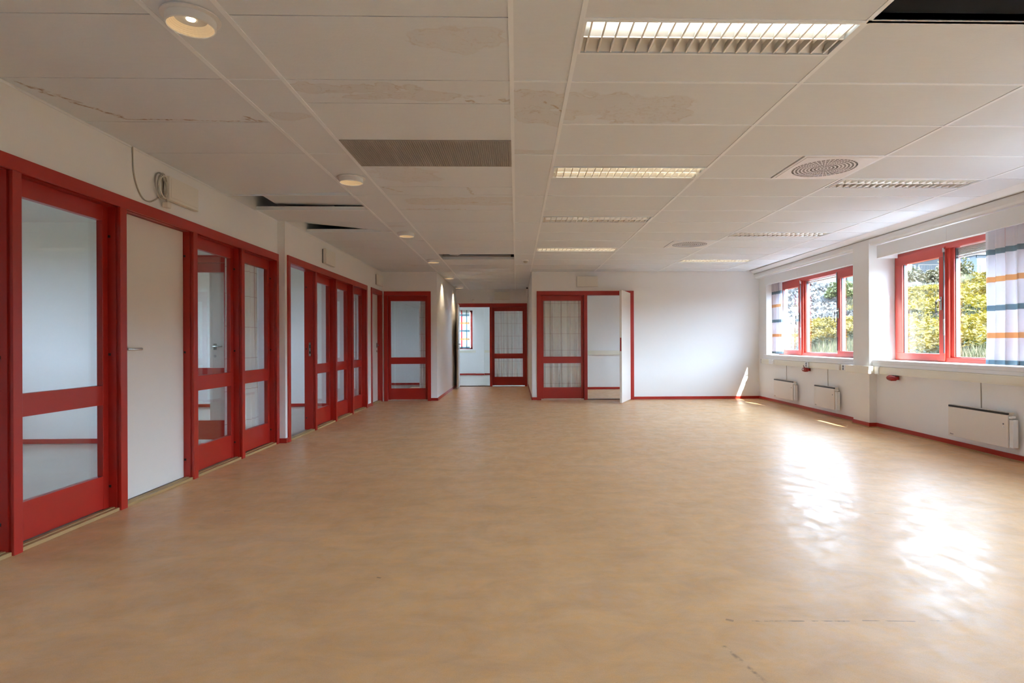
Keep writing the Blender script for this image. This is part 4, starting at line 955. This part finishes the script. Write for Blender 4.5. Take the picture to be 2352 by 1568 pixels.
# gravel bank weeds and stones
x, y = wedge(6000, 21, 28, .42, .75); z = hz(x, y); n_ = len(x); w_ = rng.uniform(.04, .16, n_); az = rng.random(n_) * 6.28; a2 = az + 2.1
V = np.stack([np.stack([x + w_ * np.cos(az), y + w_ * np.sin(az), z - .02], -1), np.stack([x + w_ * np.cos(a2), y + w_ * np.sin(a2), z], -1), np.stack([x, y, z + w_ * .9], -1)], 1)
tris('gravel', V, col_mat('stone', [(.008, .008, .008), (.03, .03, .029), (.06, .059, .057)], 3), 'loose grey stones on the gravel bank', 'gravel')
def bush(x, y, r, hgt, cols, name, label, cat='bush', n0=2200, trunk=None):
    th = rng.random(n0) * 6.28; ph = np.arccos(rng.uniform(-.2, 1, n0)); rr = r * rng.uniform(.55, 1.05, n0) * (1 + .25 * np.sin(3 * th + x) * np.sin(2.5 * ph))
    z0 = float(hz(np.array(x), np.array(y))) if trunk is None else trunk
    cx_ = x + rr * np.sin(ph) * np.cos(th); cy_ = y + rr * np.sin(ph) * np.sin(th); cz_ = z0 + hgt * np.cos(ph) * rr / r + (0.1 if trunk is None else 0)
    w_ = rng.uniform(.4, 1, n0) * r * .11; az, a2, a3 = rng.random(n0) * 6.28, rng.random(n0) * 6.28, rng.random(n0) * 6.28
    f = lambda a: np.stack([cx_ + w_ * np.cos(a), cy_ + w_ * np.sin(a), cz_ + w_ * np.sin(a * 1.7 + az)], -1)
    V = np.stack([f(az), f(az + 2.1), f(az + 4.2)], 1)
    if trunk is None: o = tris(name, V, col_mat(name + label[:8], cols, 2), label, cat); o['kind'] = 'thing'; return o
    root = empty(name, (x, y, float(hz(np.array(x), np.array(y)))), label, cat)
    o = tris('crown', V, col_mat(name + label[:8], cols, 2), label, cat); del o['label']; del o['category']; o['kind'] = 'stuff'; o.parent = root
    zb = float(hz(np.array(x), np.array(y))) - .3
    MB().tube([(x, y, zb), (x + .05, y, (zb + z0) / 2), (x, y, z0 + hgt * .3)], r * .07).build('trunk', TIMBER, root); return reparent(root)
g1 = [(.004, .009, .002), (.02, .032, .006)]; g2 = [(.02, .021, .006), (.07, .062, .02)]
bush(25 * .56, 25.2, .6, .55, [(.02, .028, .006), (.07, .078, .02)], 'bush', 'pale green bush on the gravel bank seen in the far window')
bush(53 * .668, 53, 1.35, 1.5, g2, 'bush', 'brownish bush beside the wire fence in the near window sash')
bush(44 * .705, 44, 1.3, .8, [(.02, .016, .006), (.06, .05, .02)], 'bush', 'low rusty bush in front of the fence')
bush(49 * .752, 49, 1.5, 2.1, g2, 'bush', 'olive bush at the corner of the shed')
bush(70 * .762, 72, 3.2, 2.6, [(.002, .006, .001), (.018, .032, .005)], 'tree', 'bright green tree behind the shed', 'tree', 2600, trunk=12.3)
hzf = lambda x, y: float(hz(np.array(float(x)), np.array(float(y))))
# shed
SX, SY = .792 * 66, 66.; sz = hzf(SX, SY)
sh = empty('garden_shed', (SX, SY, sz)); tag(sh, 'white open-fronted shed with timber rafters on the hilltop', 'shed')
Y0, Y1 = SY, SY + 4.5; X0, X1 = SX, SX + 9; zt = sz + 3.35
MB().box((X0, Y0, sz - .3), (X0 + .15, Y1, zt)).build('side_wall', mat('shed_side', (.02, .028, .036), .6), sh)
MB().box((X0 + .15, Y0, sz - .3), (X0 + 1.45, Y0 + .12, zt - .1)).build('front_panel', WHITEB, sh); MB().box((X0, Y1, sz - .3), (X1, Y1 + .1, zt)).build('back_wall', mat('shed_back', (.004, .0036, .0034), .8), sh)
MB().box((X0 - .3, Y0 - .4, zt), (X1, Y1 + .3, zt + .22)).build('roof', WHITEB, sh)
MB().box((X0, Y0 - .05, zt - .3), (X1, Y0 + .1, zt)).build('fascia', mat('shed_fascia', (.03, .034, .038), .6), sh)
MB().box((X0 + 1.45, Y0 + 1.5, zt - 1.05), (X1, Y0 + 1.7, zt - .85)).build('beam', mat('shed_timber', (.022, .012, .006), .8), sh)
for i in range(5): MB().box((X0 + 1.9 + i * 1.0, Y0 + .1, zt - .32), (X0 + 2.0 + i * 1.0, Y1, zt - .14)).build('rafter', MATS['shed_timber'], sh)
MB().box((X0 + 1.45, Y0, sz - .3), (X1, Y0 + .08, sz + .12)).build('base_rail', WHITEB, sh); reparent(sh)
# fences
def fence_panel(xa, ya, xb, yb, lab):
    za, zb_ = hzf(xa, ya), hzf(xb, yb); r = empty('fence_panel', (xa, ya, za)); tag(r, lab, 'fence', 'wire construction fence panels on the hilltop')
    q = lambda t, z: (xa + (xb - xa) * t, ya + (yb - ya) * t, za + (zb_ - za) * t + z)
    m_ = mat('galvanised', (.03, .033, .036), .4, .4)
    for t in (0.01, .99): MB().tube([q(t, 0), q(t, 2.0)], .05, 6).build('post', m_, r)
    for z in (1.97, .12): MB().tube([q(.01, z), q(.99, z)], .035, 6).build('rail', m_, r)
    b_ = MB()
    for i in range(1, 24): b_.tube([q(i / 24, .12), q(i / 24, 1.97)], .008, 3)
    for z in (.6, 1.05, 1.5): b_.tube([q(.01, z), q(.99, z)], .008, 3)
    b_.build('wire_mesh', m_, r, kind='stuff'); boxo('foot_block', (xa - .3, ya - .15, za - .1), (xa + .3, ya + .15, za + .14), MATS['galvanised'], r); reparent(r)
fy = 60.
for i, (a, b_) in enumerate(((.635, .69), (.69, .747), (.755, .805), (.81, .86))):
    fence_panel(a * fy, fy, b_ * fy, fy - (.5 if i % 2 else -.5), ('wire fence panel in front of the brownish bush', 'wire fence panel between the bushes', 'wire fence panel in front of the shed front', 'wire fence panel beside the curtain, before the shed bay')[i])
def cone(x, y, hgt, lab):
    z = hzf(x, y); r = empty('traffic_cone', (x, y, z)); tag(r, lab, 'cone')
    MB().lathe([(.30 * hgt, .04), (.05 * hgt, hgt)], (0, 0, 0), 14).build('body', ORANGE, r, smooth=True); MB().box((-.34 * hgt, -.34 * hgt, -.05), (.34 * hgt, .34 * hgt, .05)).build('base', ORANGE, r)
    MB().lathe([(.19 * hgt, .5 * hgt), (.14 * hgt, .68 * hgt)], (0, 0, 0), 14).build('reflective_band', WHITEB, r)
cone(.812 * 55, 55, 1.0, 'orange cone standing before the shed opening')
cone(.738 * 76, 76, 1.9, 'tall orange cone on the bank behind the olive bush'); cone(.762 * 76, 76.5, 2.2, 'taller orange cone of the pair behind the olive bush')
# stones / timber heap by the fence
for i in range(12):
    a = .765 + .0075 * i; yy = 57 + 1.1 * (i % 3); xx = a * yy; z = hzf(xx, yy); l = rng.uniform(.5, 1.0); h_ = rng.uniform(.12, .35)
    o = MB().box((-l / 2, -.15, -.05), (l / 2, .15, h_)).build('timber_offcut', (mat('weathered_timber', (.03, .018, .01), .8), mat('scrap_metal', (.006, .006, .007), .6), mat('brick_rubble', (.03, .011, .008), .8))[i % 3], bevel=.02); o.location = (xx, yy, z); o.rotation_euler = (0, rng.uniform(-.25, .25), rng.uniform(-.6, .6))
    tag(o, ('pale timber offcut lying at the foot of the fence', 'dark grey scrap lying at the foot of the fence', 'reddish rubble lying at the foot of the fence')[i % 3], 'scrap', 'scrap pieces by the fence')
for i in range(7):
    a = .60 + i * .014; yy = 37 + 1.2 * (i % 3); xx = a * yy; z = hzf(xx, yy); s_ = rng.uniform(.3, .8)
    o = MB().lathe([(s_ * .5, -.1), (s_ * .55, s_ * .2), (s_ * .3, s_ * .45), (0, s_ * .5)], (0, 0, 0), 7, sx=1.3).build('boulder', mat('boulder', (.045, .045, .045), .9)); o.location = (xx, yy, z); o.rotation_euler = (0, 0, rng.uniform(0, 3))
    tag(o, 'grey boulder at the upper edge of the flower slope', 'boulder', 'boulders above the flower slope')
# buildings on the skyline
def block(x0, x1, y, h_, d, m, lab, name='building', zz=None, wins=0, roof=None):
    z = hzf((x0 + x1) / 2, y) if zz is None else zz; r = empty(name, (x0, y, z)); tag(r, lab, 'building')
    MB().box((x0, y, z - 1.5), (x1, y + d, z + h_)).build('wall', m, r)
    MB().box((x0 - .3, y - .3, z + h_), (x1 + .3, y + d + .3, z + h_ + .3)).build('roof', roof or WHITEB, r)
    for i in range(wins):
        xx = x0 + (i + .5) * (x1 - x0) / wins; MB().box((xx - .6, y - .06, z + h_ * .25), (xx + .6, y - .001, z + h_ * .75)).build('window', mat('dark_pane', (.05, .07, .1), .2), r)
    return reparent(r)
block(.815 * 100, .90 * 100, 100, 9.0, 10, ASPH, 'dark blue-grey building rising behind the shed', wins=0, roof=ASPH)
block(.735 * 96, .772 * 96, 96, 4.6, 8, mat('dark_house', (.0015, .002, .003), .7), 'low dark building behind the tree', wins=3)
block(.44 * 95, .545 * 95, 95, 4.2, 8, WHITEB, 'long white building behind the gravel bank', wins=4)
block(.57 * 100, .64 * 100, 100, 5.0, 8, WHITEB, 'white house on the skyline beside the pier', wins=2)
block(.645 * 110, .665 * 110, 110, 9.0, 6, mat('blue_clad', (.008, .015, .03), .6), 'blue building at the upper corner of the near window')
def bin_(x, y, m, lab):
    z = hzf(x, y); r = empty('wheelie_bin', (x, y, z)); tag(r, lab, 'bin')
    MB().prism([(-.33, 0), (.33, 0), (.42, 1.25), (-.42, 1.25)], -.35, .4).build('body', m, r); MB().box((-.46, -.42, 1.25), (.46, .45, 1.34)).build('lid', m, r, .02)
    for s_ in (-.3, .3): MB().lathe([(.12, -.03), (.12, .03)], (s_, .36, .1), 10, 'x').build('wheel', BLACK, r)
for i, a in enumerate((.537, .553, .569)): bin_(a * 62, 62, (GREY, GREEN, GREEN)[i], ('dark bin beside the two green bins', 'green wheelie bin next to the dark bin', 'green wheelie bin nearest the window pier')[i])
bin_(.505 * 60, 60, BLUEP, 'blue bin before the white building'); bin_(.523 * 60, 60, GREY, 'grey bin between the blue and green bins')

for o in COL.objects:
    if o.type == 'MESH' and len(o.data.polygons) == 0: print('empty', o.name)
